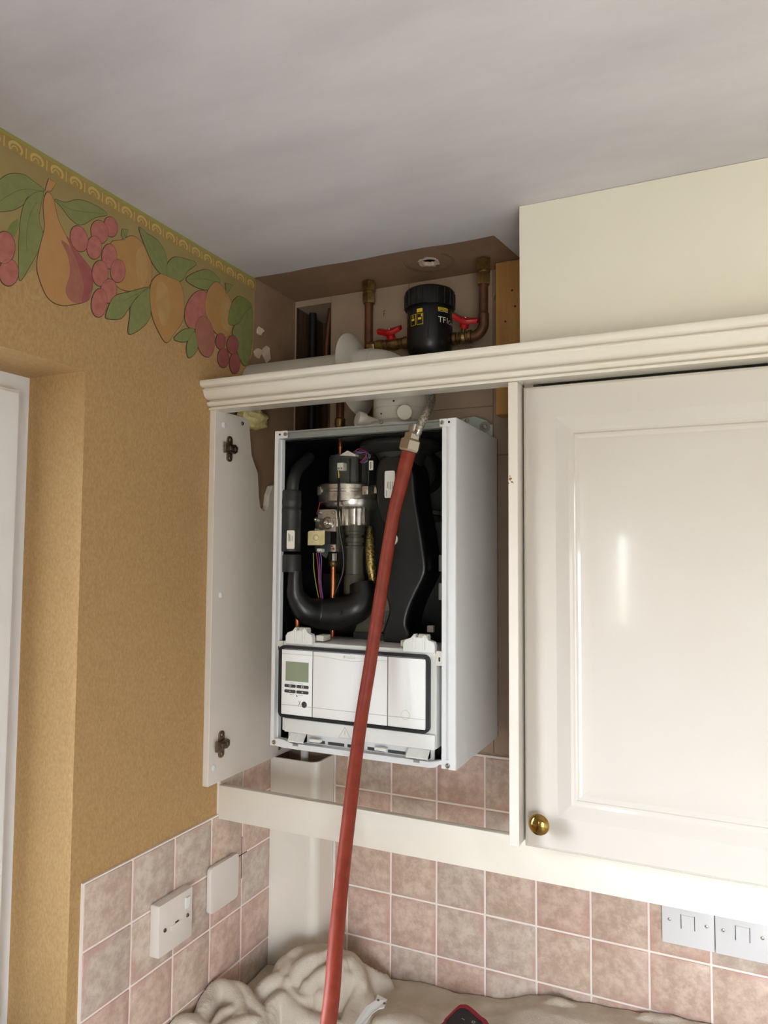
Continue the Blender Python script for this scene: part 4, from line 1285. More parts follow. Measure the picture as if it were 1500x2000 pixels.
# =================================================================== FLUE, PIPES, FILTER
M_FLUE = mat('shaded_flue_plastic', (196, 190, 178), 0.4)  # white flue plastic with the shade of the recess put into its colour
flue = thing('boiler_flue', 'white boiler flue elbow and pipe leading into the left wall', 'flue', (0.415, -0.2, BZ1))
FX, FY, FZ, FR = 0.415, -0.2, 2.362, 0.052
obj('turret', one(lathe, (FX, FY, BZ1), (0, 0, 1), [(0.088, 0), (0.088, 0.012), (0.082, 0.018), (0.066, 0.022), (0.062, 0.026), (0.062, 0.052), (0.0605, 0.0525), (0.0605, 0.054), (0.062, 0.0545), (0.062, 0.085), (0.058, 0.088), (0.054, 0.09)], 40), M_FLUE, flue)
bm = bmesh.new()
R = 0.072
arc = [Vector((FX, FY, BZ1 + 0.07))]
for k in range(0, 11):
    a = math.radians(90 * k / 10)
    arc.append(Vector((FX - R + R * math.cos(a), FY, FZ - R + R * math.sin(a))))
tube(bm, arc, 0.054, 36, 0)
obj('elbow', bm, M_FLUE, flue)
obj('elbow_socket', one(lathe, (0.345, FY, FZ), (-1, 0, 0), [(0.055, -0.006), (0.056, 0), (0.056, 0.045), (0.054, 0.047)], 36), M_FLUE, flue)
obj('pipe', one(lathe, (0.34, FY, FZ), (-1, 0, 0), [(FR, 0), (FR, 0.337)], 36), M_FLUE, flue)
obj('wall_rosette', one(lathe, (0.316, FY, FZ), (-1, 0, -0.10), [(0.054, -0.004), (0.058, 0.0), (0.075, 0.004), (0.096, 0.016), (0.100, 0.018), (0.0995, 0.020), (0.075, 0.009), (0.0535, 0.004)], 48, False), M_FLUE, flue)
for k, a in enumerate((250, 280)):
    d = Vector((math.cos(math.radians(a)), math.sin(math.radians(a)), 0))
    obj('screw_hole', one(lathe, Vector((FX, FY, BZ1 + 0.038 + 0.026 * k)) + d * 0.0615, d, [(0.0024, 0), (0.0024, 0.0009)], 10), M_INK, flue)
d = Vector((-0.62, -0.75, 0.22)).normalized()
tp = obj('test_point', one(lathe, Vector((FX - 0.035, FY - 0.045, BZ1 + 0.014)), d, [(0.014, 0), (0.014, 0.035), (0.0175, 0.036), (0.018, 0.04), (0.018, 0.052), (0.0165, 0.054), (0, 0.054)], 28), M_FLUE, flue)
c = V(791, 806, -0.275)
d = Vector((0.30, -0.93, -0.1)).normalized()
obj('test_point', one(lathe, c - d * 0.04, d, [(0.013, 0), (0.013, 0.034), (0.0175, 0.036), (0.0175, 0.05), (0.016, 0.052), (0, 0.052)], 28), M_FLUE, flue)
screw(flue, V(744, 825, -0.292), (0, -1, 0.2), 0.0045)
# expanding foam where the flue enters the wall
bm = bmesh.new()
bmesh.ops.create_icosphere(bm, subdivisions=4, radius=1)
fc = P(512, 815, 0, 0.0)
for v in bm.verts:
    n_ = 1 + 0.22 * noise.noise(v.co * 2.2) + 0.08 * noise.noise(v.co * 6)
    v.co = Vector((0.0005 + max(-0.02, v.co.x * 0.030 * n_), FY - 0.005 + v.co.y * 0.060 * n_, 2.274 + v.co.z * 0.028 * n_))
for v in bm.verts:
    if v.co.x < 0.0005:
        v.co.x = 0.0005
obj('foam_seal', bm, M_FOAM, label='lumpy yellow expanding foam sealing the flue hole', cat='foam')


def coupling(parent, x, y, z, axis=(0, 0, -1), s=1.0, m=M_BRASS, length=0.06):
    """compression coupling: hex nut, body ring, hex nut"""
    ax = Vector(axis).normalized()
    o = Vector((x, y, z))
    L_ = length
    obj('hex_nut', one(lathe, o, ax, [(0.0175 * s, 0.002), (0.019 * s, 0.004), (0.019 * s, L_ * 0.42), (0.0175 * s, L_ * 0.45)], 6), m, parent, smooth=25)
    obj('coupling_body', one(lathe, o, ax, [(0.0145 * s, L_ * 0.43), (0.0165 * s, L_ * 0.47), (0.0145 * s, L_ * 0.50), (0.0165 * s, L_ * 0.53), (0.0145 * s, L_ * 0.58)], 24), m, parent)
    obj('hex_nut', one(lathe, o, ax, [(0.0165 * s, L_ * 0.57), (0.0175 * s, L_ * 0.6), (0.0175 * s, L_ * 0.92), (0.0155 * s, L_), (0.0115 * s, L_)], 6), m, parent, smooth=25)


c = P(721, 547, 2, CEIL)
pl = thing('copper_pipe', 'straight copper pipe with brass coupling, dropping behind white flue elbow', 'pipe', (c.x, c.y, BZ1))
obj('pipe', one(lathe, (c.x, c.y, BZ1 + 0.0005), (0, 0, 1), [(0.011, 0), (0.011, CEIL - BZ1 - 0.004)], 20), M_COPD, pl)
coupling(pl, c.x, c.y, CEIL - 0.0032)
PLX, PLY = c.x, c.y
c = P(948, 507, 2, CEIL)
PRX, PRY = c.x, -0.085
prr = thing('copper_pipe', 'copper pipe with brass coupling and elbow beside pine batten', 'pipe', (PRX, PRY, 2.46))
FZV = V(915, 655, -0.1).z          # valve axis height, right
bm = bmesh.new()
zt = CEIL - 0.0032
rr = 0.030
pts = [Vector((PRX, PRY, zt)), Vector((PRX, PRY, FZV + rr + 0.02))]
for k in range(0, 9):
    a = math.radians(90 * k / 8)
    pts.append(Vector((PRX, PRY - 0.0 - 0, FZV)) + Vector((-(rr - rr * math.cos(a)) * 1, 0, rr - rr * math.sin(a))))
tube(bm, pts, 0.011, 20, 0)
obj('pipe', bm, M_COPD, prr)
obj('elbow_collar', one(lathe, (PRX, PRY, FZV + rr), (0, 0, 1), [(0.0112, -0.004), (0.0128, 0), (0.0128, 0.022), (0.0112, 0.024)], 20), M_COPD, prr)
bm = bmesh.new()
tube(bm, pts[2:], 0.0128, 20, 0)
obj('elbow', bm, M_COPD, prr)
coupling(prr, PRX, PRY, zt, length=0.064)

# ---- magnetic filter
QX, QY = 0.4490, -0.10
ztop, zcap, zbody, zbot = V(838, 560, QY - 0.02).z, V(838, 589, QY - 0.06).z, V(838, 655, QY - 0.05).z, 2.398
RB, RC = 0.0560, 0.0608
flt = thing('magnetic_filter', 'black magnetic heating filter with yellow and white print', 'filter', (QX, QY, zbot))
obj('body', one(lathe, (QX, QY, 0), (0, 0, 1), [(0.012, zbot), (0.030, zbot + 0.003), (0.046, zbot + 0.014), (0.054, zbot + 0.030), (RB, zbot + 0.048), (RB, zcap + 0.004), (RB - 0.004, zcap + 0.01)], 48), M_BLK, flt)
bm = bmesh.new()
n_ = 36
lathe(bm, (QX, QY, 0), (0, 0, 1), [(RC - 0.006, zcap - 0.001), (RC, zcap), (RC, ztop - 0.012), (RC - 0.003, ztop - 0.007), (RC - 0.012, ztop - 0.003), (0.02, ztop)], 48)
cap = obj('cap', bm, M_BLK, flt)
for k in range(-6, 12):
    a = math.radians(21 + k * 18)
    p = Vector((QX + RC * math.sin(a), QY - RC * math.cos(a), 0))
    bm = bmesh.new()
    lathe(bm, (p.x, p.y, zcap + 0.001), (0, 0, 1), [(0.0022, 0), (0.0022, ztop - zcap - 0.015), (0.0005, ztop - zcap - 0.013)], 8)
    obj('grip_rib', bm, M_BLK, cap)
obj('bleed_valve', one(lathe, (QX, QY, ztop - 0.0005), (0, 0, 1), [(0.007, 0), (0.007, 0.006), (0.005, 0.007), (0.005, 0.010)], 12), M_BRASS, flt)
obj('seam', one(box, QX + RB * math.sin(math.radians(17)) - 0.001, QX + RB * math.sin(math.radians(17)) + 0.001, QY - RB * math.cos(math.radians(17)) - 0.0012, QY - RB * math.cos(math.radians(17)) + 0.004, zbot + 0.045, zcap - 0.006), M_BLK2, flt)
RP = RB + 0.0004


def wrap(a0, z0, sx=1.0):
    def fn(u, v, a0=a0, z0=z0):
        a = math.radians(a0) + u * sx / RP
        return Vector((QX + RP * math.sin(a), QY - RP * math.cos(a), z0 + v))
    return fn


def wrap_quad(name, a0, a1, z0, z1, m, parent, inset=None, extra=0.0):
    bm = bmesh.new()
    n = max(2, int(abs(a1 - a0) / 4))
    rows = []
    for k in range(n + 1):
        a = math.radians(a0 + (a1 - a0) * k / n)
        rows.append([bm.verts.new((QX + (RP + extra) * math.sin(a), QY - (RP + extra) * math.cos(a), z)) for z in (z0, z1)])
    for p, q_ in zip(rows, rows[1:]):
        bm.faces.new((p[0], q_[0], q_[1], p[1]))
    return obj(name, bm, m, parent, smooth=60)


def zf(py, px=838):
    return V(px, py, QY - RB).z


wrap_quad('yellow_block', -11, 4, zf(607), zf(600), M_YEL, flt)
for a0, a1, ok in ((-32, -15, True), (-12, 5, False)):
    wrap_quad('icon_frame', a0, a1, zf(631), zf(609), M_YEL, flt)
    wrap_quad('icon_field', a0 + 1.3, a1 - 1.3, zf(630.2), zf(609.8), M_BLK, flt, extra=0.0003)
    wrap_quad('icon_block', a0 + 4, a1 - 4, zf(621.5), zf(617.5), M_YEL, flt, extra=0.0006)
    wrap_quad('icon_arrow', a0 + (7 if ok else 12), a0 + (10 if ok else 14.5), zf(616), zf(611), M_YEL, flt, extra=0.0006)
    lettering('v' if ok else 'x', 0.010, wrap(a0 + 5, zf(629)), M_WPRINT if ok else M_REDP, flt, 'icon_mark')
    for v in flt.children[-1].data.vertices:
        d_ = (Vector((v.co.x, v.co.y, 0)) - Vector((QX, QY, 0))).normalized() * 0.0006
        v.co += d_
wrap_quad('maker_block', 42, 72, zf(603.5), zf(597.5), M_YEL, flt)
lettering('FERNOX', 0.0088, lambda u, v: wrap(43, zf(603) - 0.0003)(u * 0.88, v) + (wrap(43, 0)(u * 0.88, 0) - Vector((QX, QY, 0))).normalized() * 0.0005, M_BLK, flt)
wrap_quad('maker_line', 42, 72, zf(605.5), zf(604.6), M_WPRINT, flt)
lettering('TF1', 0.0205, wrap(42, zf(627)), M_WPRINT, flt)
lettering('Compact', 0.0145, wrap(72, zf(627)), M_WPRINT, flt)
wrap_quad('maker_block', -72, -52, zf(626), zf(622), M_YEL, flt)
lettering('TF1', 0.0205, wrap(-86, zf(640)), M_WPRINT, flt)
wrap_quad('maker_line', -80, -52, zf(645.5), zf(644.5), M_WPRINT, flt)


def ball_valve(name, label, px_h, py_h, xa, xb, y, z):
    """isolation valve from xa to xb along x, red butterfly handle on top towards the room"""
    t = thing(name, label, 'valve', ((xa + xb) / 2, y, z - 0.015))
    L_ = xb - xa
    prof = [(0.0125, 0), (0.0155, 0.004), (0.0155, L_ * 0.22), (0.012, L_ * 0.24), (0.0145, L_ * 0.32), (0.0145, L_ * 0.36), (0.011, L_ * 0.38), (0.011, L_ * 0.42), (0.0135, L_ * 0.44), (0.0155, L_ * 0.55), (0.0135, L_ * 0.68), (0.0115, L_ * 0.70), (0.014, L_ * 0.74), (0.014, L_ * 0.80), (0.012, L_ * 0.82), (0.0165, L_ * 0.85), (0.0165, L_ - 0.001), (0.012, L_)]
    obj('valve_body', one(lathe, (xa, y, z), (1, 0, 0), prof, 18), M_BRASS, t, smooth=30)
    h = V(px_h, py_h, y - 0.015)
    stem = Vector(((xa + xb) / 2, y, z))
    up = (h - stem)
    obj('stem', one(tube, [stem, stem + up * 0.8], 0.005, 10, 0), M_BRASS, t)
    d = up.normalized()
    # butterfly handle: two wings and a raised hub
    ax = Vector((1, 0, 0))
    sd = d.cross(ax).normalized()
    ax = sd.cross(d).normalized()
    bm = bmesh.new()
    outl = [(-0.031, -0.009), (-0.031, 0.009), (-0.013, 0.0105), (-0.009, 0.013), (0.009, 0.013), (0.013, 0.0105), (0.031, 0.009), (0.031, -0.009), (0.013, -0.0105), (0.009, -0.013), (-0.009, -0.013), (-0.013, -0.0105)]
    prism(bm, outl, 2, 0, 0.012, 0.002, 2)
    for v in bm.verts:
        zz = v.co.z + abs(v.co.x) * 0.30 - 0.006
        v.co = h + ax * v.co.x + sd * v.co.y + d * zz
    hd = obj('handle', bm, M_RED, t, label='red butterfly handle')
    bm = bmesh.new()
    lathe(bm, h, d, [(0.011, -0.014), (0.011, 0.009), (0.009, 0.011), (0.006, 0.011)], 18)
    obj('hub', bm, M_RED, hd)
    screw(hd, h + d * 0.0105, d, 0.0045, M_CHROME)
    return t


zL = V(765, 672, -0.1).z
ball_valve('ball_valve', 'brass isolation valve with red handle next to straight copper pipe', 762, 651, PLX + 0.035, QX - 0.054, -0.095, zL)
ball_valve('ball_valve', 'brass isolation valve with red handle next to copper elbow and batten', 908, 629, QX + 0.0545, PRX - rr + 0.002, -0.088, FZV)
# horizontal stub from the left pipe
stub = thing('copper_stub', 'short horizontal copper stub between flue rosette and brass valve', 'pipe', (PLX, PLY - 0.015, zL))
obj('pipe', one(lathe, (PLX - 0.045, -0.095 + 0.045, zL), (1, 0, 0), [(0.0105, 0), (0.0105, 0.058)], 18), M_COPD, stub)
obj('nut', one(lathe, (PLX + 0.0125, -0.095 + 0.0, zL), (1, 0, 0), [(0.0125, 0), (0.0145, 0.002), (0.0145, 0.018), (0.0125, 0.022)], 6), M_BRASS, stub, smooth=25)
# brass fitting low down behind the flue
bf = thing('brass_fitting', 'dull brass fitting under the white flue rosette', 'fitting', (0.2, -0.06, BZ1))
c = V(664, 825, -0.06)
obj('fitting_body', one(lathe, (c.x, -0.06, BZ1), (0, 0, 1), [(0.011, 0), (0.015, 0.003), (0.015, 0.02), (0.0115, 0.024), (0.017, 0.03), (0.017, 0.048), (0.0115, 0.052), (0.014, 0.058), (0.014, 0.075), (0.011, 0.078)], 16), M_BRASS, bf)
obj('tail_pipe', one(lathe, (c.x, -0.06, BZ1 + 0.076), (0, 0, 1), [(0.0105, 0), (0.0105, 0.12)], 16), M_COPD, bf)
# dark pipes standing in the chase
for i, (x, y, r_, lab, m) in enumerate(((0.022, 0.06, 0.011, 'black painted pipe in the wall chase next to bare plaster', M_RUB), (0.086, 0.045, 0.0075, 'thin brown pipe in the middle of the wall chase', M_COPD), (0.104, 0.035, 0.0075, 'thin brown pipe at the board side of the wall chase', M_COPD))):
    bm = bmesh.new()
    wob = 0.004 if i else 0.0
    tube(bm, [Vector((x, y, SLZ0)), Vector((x - wob, y, 2.05)), Vector((x + wob, y, 2.35)), Vector((x - wob * 2 * (i == 1), y, 2.5)), Vector((x + wob, y, SLZ1 - 0.001))], r_, 14, 6)
    obj('chase_pipe', bm, m, label=lab, cat='pipe')

# =================================================================== HOSE
hose = thing('gas_test_hose', 'terracotta rubber hose hanging across the open boiler', 'hose', (0.45, -0.75, 0.0))
def D(px, py, dep):
    return CAM + ray(px, py) * dep
hp = [(801, 872, -0.364), (788, 925, -0.366), (768, 1010, -0.367), (745, 1150, -0.370), (724, 1290, -0.378), (702, 1430, -0.41), (674, 1660, -0.52), (657, 1830, -0.62), (641, 2000, -0.70)]
pts = [V(*q_) for q_ in hp]
e = pts[-1]
pts += [e + Vector((-0.01, -0.06, -0.18)), e + Vector((-0.03, -0.09, -0.45)), e + Vector((-0.05, -0.10, -0.85)), Vector((e.x - 0.05, e.y - 0.12, 0.06)), Vector((e.x + 0.02, e.y - 0.25, 0.0145))]
rad = [0.0150, 0.0148] + [0.0132] * (len(pts) - 2)
bm = bmesh.new()
tube(bm, pts, rad, 24, 8)
obj('rubber_tube', bm, M_HOSE, hose)
dn = (pts[0] - pts[1]).normalized()
nut = obj('hex_nut', one(lathe, pts[0] - dn * 0.008, dn, [(0.0175, -0.004), (0.0205, -0.003), (0.0228, 0.001), (0.0228, 0.019), (0.0195, 0.022), (0.0175, 0.024), (0.0175, 0.034), (0.012, 0.036), (0.0105, 0.042)], 6), mat('dull_nickel', (176, 164, 146), 0.3, 0.95), hose, smooth=20)
n0 = pts[0] + dn * 0.03
bp = [n0, V(814, 848, -0.366), V(822, 828, -0.364), V(834, 806, -0.345), V(843, 787, -0.30), V(842, 760, -0.27), V(838, 735, -0.25)]
obj('braided_connector', one(tube, bp, 0.0085, 16, 8), M_BRAID, hose)
obj('ferrule', one(tube, [n0 - dn * 0.004, n0 + dn * 0.016], 0.0105, 18, 0), M_CHROME, hose)

# =================================================================== ELECTRICAL PLATES
XT = 0.0086


def plate_left(name, label, yc, zc, w_, h_, th, r=0.005):
    t = thing(name, label, 'switch plate' if 'switch' in label else 'wall plate', (XT, yc, zc - h_ / 2))
    bm = bmesh.new()
    prism(bm, rrect(yc - w_ / 2, yc + w_ / 2, zc - h_ / 2, zc + h_ / 2, r, 4), 0, XT, XT + th, 0.0018, 2)
    obj('plate', bm, M_SOCK, t)
    return t


sp = plate_left('fused_spur', 'white fused switch plate with rocker on pink tiles', -0.4875, 1.1545, 0.104, 0.104, 0.024, 0.003)
XF = XT + 0.024
obj('rocker', one(prism, [(XF - 0.001, 1.167), (XF + 0.0005, 1.167), (XF + 0.0045, 1.192), (XF - 0.001, 1.192)], 1, -0.4595, -0.4470), M_WPL, sp, smooth=0)
obj('rocker_frame', one(box, XF - 0.0005, XF + 0.0003, -0.461, -0.4455, 1.1655, 1.1935), M_WPL2, sp, smooth=0)
obj('fuse_carrier', one(prism, rrect(-0.503, -0.470, 1.142, 1.152, 0.001, 2), 0, XF - 0.001, XF + 0.0012), M_SOCK, sp, smooth=0)
obj('fuse_slot', one(box, XF + 0.0009, XF + 0.0014, -0.491, -0.480, 1.1535, 1.1560), M_INK, sp, smooth=0)
for yy in (-0.5215, -0.4515):
    screw(sp, (XF, yy, 1.1545 - 0.002), (1, 0, 0), 0.0042, M_NICK)
plate_left('blank_plate', 'plain white blanking plate on tiles by the pipe boxing', -0.3045, 1.1590, 0.107, 0.104, 0.012, 0.011)


def plate_back(label, x0, x1, z0, z1):
    yb = -0.0086
    t = thing('light_switch', label, 'switch', ((x0 + x1) / 2, yb, z0), 'switches half hidden by the light rail')
    bm = bmesh.new()
    prism(bm, rrect(x0, x1, z0, z1, 0.0025, 3), 1, yb - 0.0095, yb, 0.0012, 2)
    obj('plate', bm, M_SOCK2, t)
    xc = (x0 + x1) / 2
    obj('rocker', one(prism, [(yb - 0.009, z0 + 0.036), (yb - 0.0125, z0 + 0.036), (yb - 0.0108, z0 + 0.064), (yb - 0.009, z0 + 0.064)], 0, xc - 0.0125, xc + 0.0125, 0.0005, 1), M_SOCK2, t, smooth=0)
    for sx in (-1, 1):
        obj('rocker_gap', one(box, xc + sx * 0.0135 - 0.0006, xc + sx * 0.0135 + 0.0006, yb - 0.0098, yb - 0.008, z0 + 0.035, z0 + 0.065), M_INK, t, smooth=0)
    for sx in (-1, 1):
        screw(t, (xc + sx * 0.0365, yb - 0.0096, z0 + 0.050), (0, -1, 0), 0.0038, M_CHROME)


plate_back('white light switch nearer the boiler, half hidden by rail', 0.9575, 1.0605, 1.1025, 1.2025)
plate_back('white light switch farther from the boiler, half hidden by rail', 1.0620, 1.165, 1.1020, 1.2020)

# =================================================================== WORKTOP, DUST SHEET, TOOLS
WT = 0.845
base = thing('base_unit', 'plain white kitchen base unit under the worktop', 'cupboard', (0.9, -0.28, 0))
obj('carcass', one(box, 0.01, 1.8, -0.56, -0.01, 0.12, WT - 0.04), M_CARC, base, smooth=0)
obj('plinth', one(box, 0.01, 1.8, -0.50, -0.05, 0.0, 0.12), M_CARC, base, smooth=0)
for i in range(3):
    dr = obj('door', one(box, 0.02 + i * 0.595, 0.60 + i * 0.595, -0.58, -0.5605, 0.14, WT - 0.05, 0.003), M_DOOR, base)
    obj('knob', one(lathe, (0.56 + i * 0.595, -0.58, 0.70), (0, -1, 0), [(0.006, 0), (0.006, 0.012), (0.017, 0.018), (0.017, 0.024), (0, 0.028)], 20), M_GOLD, dr)
obj('worktop', one(box, 0.008, 1.8, -0.61, -0.0095, WT - 0.0395, WT, 0.004), M_WORK, label='kitchen worktop covered by the dust sheet', cat='worktop')

# ridges of the sheet: ([(px, py, z)...], half width, profile power)
RID = [
    ([(572, 1868, 0.968), (592, 1852, 0.978), (622, 1846, 0.982), (652, 1850, 0.976), (674, 1862, 0.962)], 0.050),
    ([(556, 1886, 0.958), (568, 1862, 0.972), (585, 1850, 0.980)], 0.017),
    ([(566, 1905, 0.950), (582, 1878, 0.972), (606, 1862, 0.986), (640, 1852, 0.990)], 0.016),
    ([(602, 1912, 0.950), (620, 1893, 0.968), (650, 1880, 0.976), (682, 1866, 0.972)], 0.017),
    ([(626, 1932, 0.938), (646, 1908, 0.952), (676, 1893, 0.958)], 0.016),
    ([(676, 1862, 0.966), (694, 1880, 0.962), (703, 1905, 0.948), (699, 1935, 0.928), (688, 1965, 0.910), (680, 1995, 0.90)], 0.019),
    ([(702, 1878, 0.930), (724, 1890, 0.918), (752, 1904, 0.892)], 0.012),
    ([(706, 1900, 0.915), (730, 1905, 0.902), (760, 1912, 0.888)], 0.011),
    ([(496, 1950, 0.915), (512, 1920, 0.935), (530, 1904, 0.946), (548, 1898, 0.950), (562, 1908, 0.944), (574, 1928, 0.934), (590, 1941, 0.928), (610, 1930, 0.932), (634, 1912, 0.936)], 0.018),
    ([(514, 1998, 0.900), (528, 1955, 0.922), (544, 1936, 0.932), (558, 1936, 0.932), (572, 1952, 0.924), (592, 1972, 0.914), (630, 1986, 0.905), (660, 1996, 0.898)], 0.022),
    ([(388, 1998, 0.920), (398, 1958, 0.938), (412, 1928, 0.950), (430, 1914, 0.956), (450, 1922, 0.950), (464, 1942, 0.940), (470, 1972, 0.926)], 0.020),
    ([(440, 1916, 0.950), (468, 1920, 0.946), (488, 1940, 0.936), (504, 1966, 0.922), (512, 1996, 0.908)], 0.017),
    ([(418, 1998, 0.920), (434, 1972, 0.930), (452, 1962, 0.932)], 0.013),
    ([(318, 2006, 0.935), (345, 1986, 0.940), (375, 1984, 0.936), (396, 1998, 0.925)], 0.024),
    ([(436, 2004, 0.922), (462, 1987, 0.926), (496, 1984, 0.920), (508, 1998, 0.910)], 0.017),
    ([(740, 1990, 0.890), (775, 1976, 0.898), (812, 1984, 0.898), (838, 2000, 0.890)], 0.016),
    ([(1060, 1956, 0.928), (1088, 1950, 0.938), (1120, 1958, 0.934)], 0.012),
    ([(1225, 1990, 0.936), (1262, 1979, 0.948), (1320, 1990, 0.948), (1400, 2010, 0.945)], 0.016),
    ([(1270, 1996, 0.940), (1300, 1984, 0.952), (1350, 1996, 0.950)], 0.012),
]
RP_ = []
for line, wd in RID:
    pts = smooth_path([P(a, b_, 2, z) for a, b_, z in line], 4)
    m_ = wd * 3.2
    RP_.append((pts, wd, (min(p.x for p in pts) - m_, max(p.x for p in pts) + m_, min(p.y for p in pts) - m_, max(p.y for p in pts) + m_)))
BASE = [(0.0, 0.880), (0.29, 0.866), (0.43, 0.877), (0.58, 0.886), (0.72, 0.926), (0.91, 0.939), (1.04, 0.952), (1.4, 0.94), (1.8, 0.9)]


def base_h(x, y):
    for (a, ha), (b_, hb) in zip(BASE, BASE[1:]):
        if x <= b_:
            t = max(0, (x - a) / (b_ - a))
            t = t * t * (3 - 2 * t)
            h = ha + (hb - ha) * t
            break
    else:
        h = BASE[-1][1]
    f = max(0.0, min(1.0, (-y - 0.08) / 0.25))
    return h * (1 - f) + (WT + 0.012) * f


def sheet_h(x, y):
    wx = x + 0.006 * noise.noise(Vector((x * 18, y * 18, 1)))
    wy = y + 0.006 * noise.noise(Vector((x * 18, y * 18, 7)))
    h = base_h(x, y) + 0.006 * noise.noise(Vector((x * 9, y * 9, 3))) + 0.0015 * noise.noise(Vector((x * 40, y * 40, 5)))
    b0 = h
    for pts, wd, bb in RP_:
        if not (bb[0] < wx < bb[1] and bb[2] < wy < bb[3]):
            continue
        best = None
        for p in pts:
            d2 = (p.x - wx) ** 2 + (p.y - wy) ** 2
            if best is None or d2 < best[0]:
                best = (d2, p.z)
        d = math.sqrt(best[0]) / wd
        if d < 0.97:
            hh = best[1] - wd + wd * math.sqrt(1 - d * d)
        else:
            hh = best[1] - wd * 0.757 - (d - 0.97) * wd * 2.8
        h = max(h, hh)
    return h if h > WT + 0.006 else WT + 0.006


def sheet_h_fine(x, y):
    q_ = Vector((x, y, 0))
    return sheet_h(x, y) + 0.0028 * noise.noise(q_ * 22) + 0.0016 * noise.noise(q_ * 48)



NX, NY = 340, 170
X0, X1s, Y0, Y1s = 0.0125, 1.70, -0.600, -0.0125
verts, faces = [], []
for j in range(NY + 1):
    for i in range(NX + 1):
        t = i / NX
        x = X0 + (X1s - X0) * (t ** 1.35)
        y = Y1s + (Y0 - Y1s) * ((j / NY) ** 1.1)
        xx, yy = x, y
        # boxing in the corner pushes the cloth out
        z = sheet_h_fine(x, y)
        verts.append((x, y, z))
for j in range(NY):
    for i in range(NX):
        a = j * (NX + 1) + i
        cx = X0 + (X1s - X0) * (((i + 0.5) / NX) ** 1.35)
        cy = Y1s + (Y0 - Y1s) * ((j / NY) ** 1.1)
        if cx < 0.150 and cy > -0.106:
            continue
        faces.append((a, a + 1, a + NX + 2, a + NX + 1))
for _ in range(1):       # relax the tight valleys a little
    zn = [v[2] for v in verts]
    for j in range(1, NY - 3):
        for i in range(1, NX):
            k_ = j * (NX + 1) + i
            zn[k_] = 0.5 * verts[k_][2] + 0.125 * (verts[k_ - 1][2] + verts[k_ + 1][2] + verts[k_ - NX - 1][2] + verts[k_ + NX + 1][2])
    verts = [(v[0], v[1], z_) for v, z_ in zip(verts, zn)]
me = bpy.data.meshes.new('dust_sheet')
me.from_pydata(verts, [], faces)
me.materials.append(M_CLOTH)
me.polygons.foreach_set('use_smooth', [True] * len(me.polygons))
sheet = bpy.data.objects.new('dust_sheet', me)
COL.objects.link(sheet)
md = sheet.modifiers.new('thickness', 'SOLIDIFY')
md.thickness = 0.0016
md.offset = 1
props(sheet, 'crumpled oatmeal cotton dust sheet spread over the worktop', 'dust sheet')


def on_sheet(x, y):
    return sheet_h(x, y)


# ---- curved white strip bracket
strip_o = [(690 - 12, 2012), (690, 1993), (705, 1976), (716, 1966), (730, 1959.5), (733, 1957), (737, 1945.5), (756, 1955.5), (752, 1965), (750, 1969), (739, 1971), (727, 1977), (716, 1988), (705, 2003), (698, 2014)]
zS = 0.938
pts = [P(a, b_, 2, zS) for a, b_ in strip_o]
bm = bmesh.new()
prism(bm, [(p.x, p.y) for p in pts], 2, zS - 0.0012, zS)
for v in bm.verts:
    dxy = (v.co.xy - pts[6].xy).length
    v.co.z += -0.22 * max(0, dxy - 0.03) + 0.004
strip = obj('bracket_strip', bm, M_WPL, label='curved white metal strip with two slots lying on the dust sheet', cat='bracket', smooth=0)
for (a, b_) in ((738.6, 1953.5), (750.8, 1959.8)):
    c = P(a, b_, 2, zS + 0.004)
    obj('slot', one(lathe, (c.x, c.y, zS + 0.0036), (0, 0, 1), [(0.0032, 0), (0.0032, 0.0009)], 12), M_NICK, strip)

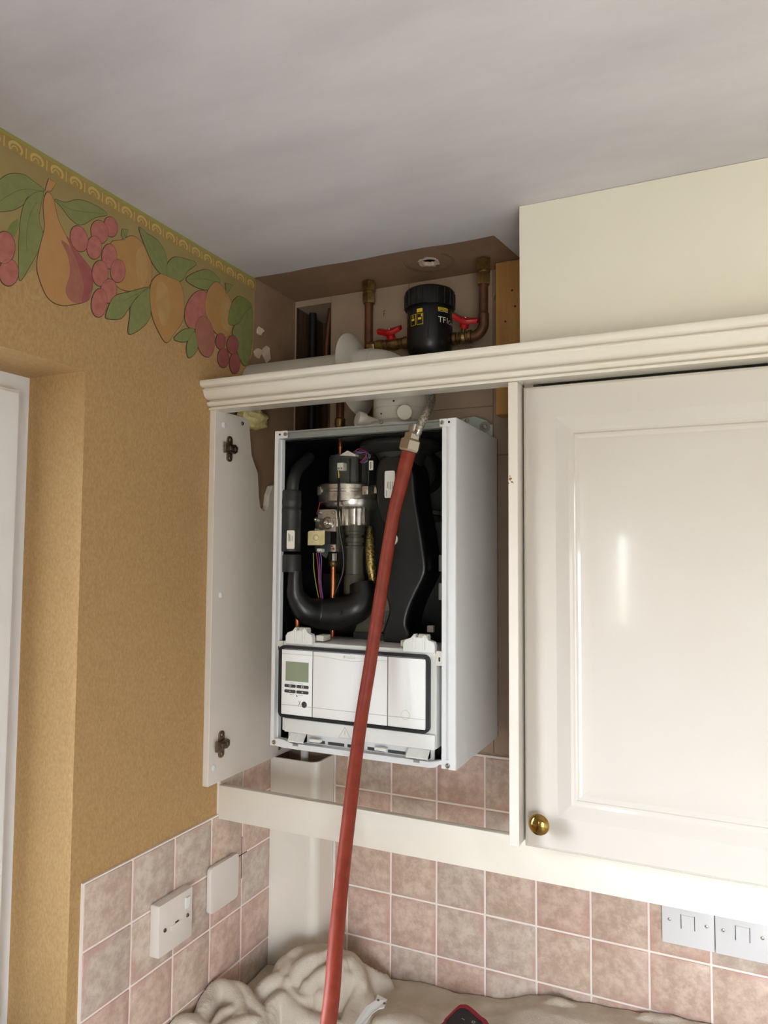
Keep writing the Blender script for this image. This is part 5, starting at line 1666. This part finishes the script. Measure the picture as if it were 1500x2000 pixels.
# ---- red bound tool pouch
zP = 0.925
pc = [(858, 2001), (868, 1990), (880, 1978), (896, 1963), (905, 1961), (914, 1962.5), (927, 1972), (940, 1984), (956, 2000)]
po = [P(a, b_, 2, zP) for a, b_ in pc]
d = (Vector((po[0].x, po[0].y, 0)) - Vector((po[4].x, po[4].y, 0)))
down = Vector((0.02, -0.20, 0))
outer = [(p.x, p.y) for p in po] + [(po[-1].x + 0.05, po[-1].y - 0.10), (po[-1].x - 0.02, po[-1].y - 0.17), (po[0].x - 0.03, po[0].y - 0.15), (po[0].x - 0.07, po[0].y - 0.08)]
cx = sum(p[0] for p in outer) / len(outer)
cy = sum(p[1] for p in outer) / len(outer)
inner = [(cx + (a - cx) * 0.84, cy + (b_ - cy) * 0.84) for a, b_ in outer]
pouch = thing('tool_pouch', 'black tool pouch with crimson binding lying on the dust sheet', 'pouch', (cx, cy, zP - 0.02))
bm = bmesh.new()
prism(bm, [(cx + (a - cx) * 0.93, cy + (b_ - cy) * 0.93) for a, b_ in outer], 2, zP - 0.018, zP - 0.001)
obj('pouch_body', bm, M_POUCHB, pouch, smooth=0)
bm = bmesh.new()
path = [Vector((cx + (a - cx) * 0.92, cy + (b_ - cy) * 0.92, zP - 0.003)) for a, b_ in outer]
sm = smooth_path(path, 5, True)
so = [(cx + (p.x - cx) * 1.07, cy + (p.y - cy) * 1.07) for p in sm]
si = [(cx + (p.x - cx) * 0.90, cy + (p.y - cy) * 0.90) for p in sm]
ringprism(bm, so, si, 2, zP - 0.006, zP)
obj('binding', bm, M_POUCHR, pouch)
a0 = P(925, 2000, 2, zP)
uv = (P(934, 1993, 2, zP) - a0)
ux = Vector((uv.x, uv.y, 0)).normalized()
uy = Vector((-ux.y, ux.x, 0))
lettering('O', 0.011, lambda u, v: Vector((a0.x, a0.y, zP + 0.0003)) + ux * (u + 0.0) + uy * v, M_WPRINT, pouch)
lettering('I', 0.012, lambda u, v: Vector((P(907, 1993, 2, zP).x, P(907, 1993, 2, zP).y, zP + 0.0003)) + ux * u + uy * v, M_WPRINT, pouch)
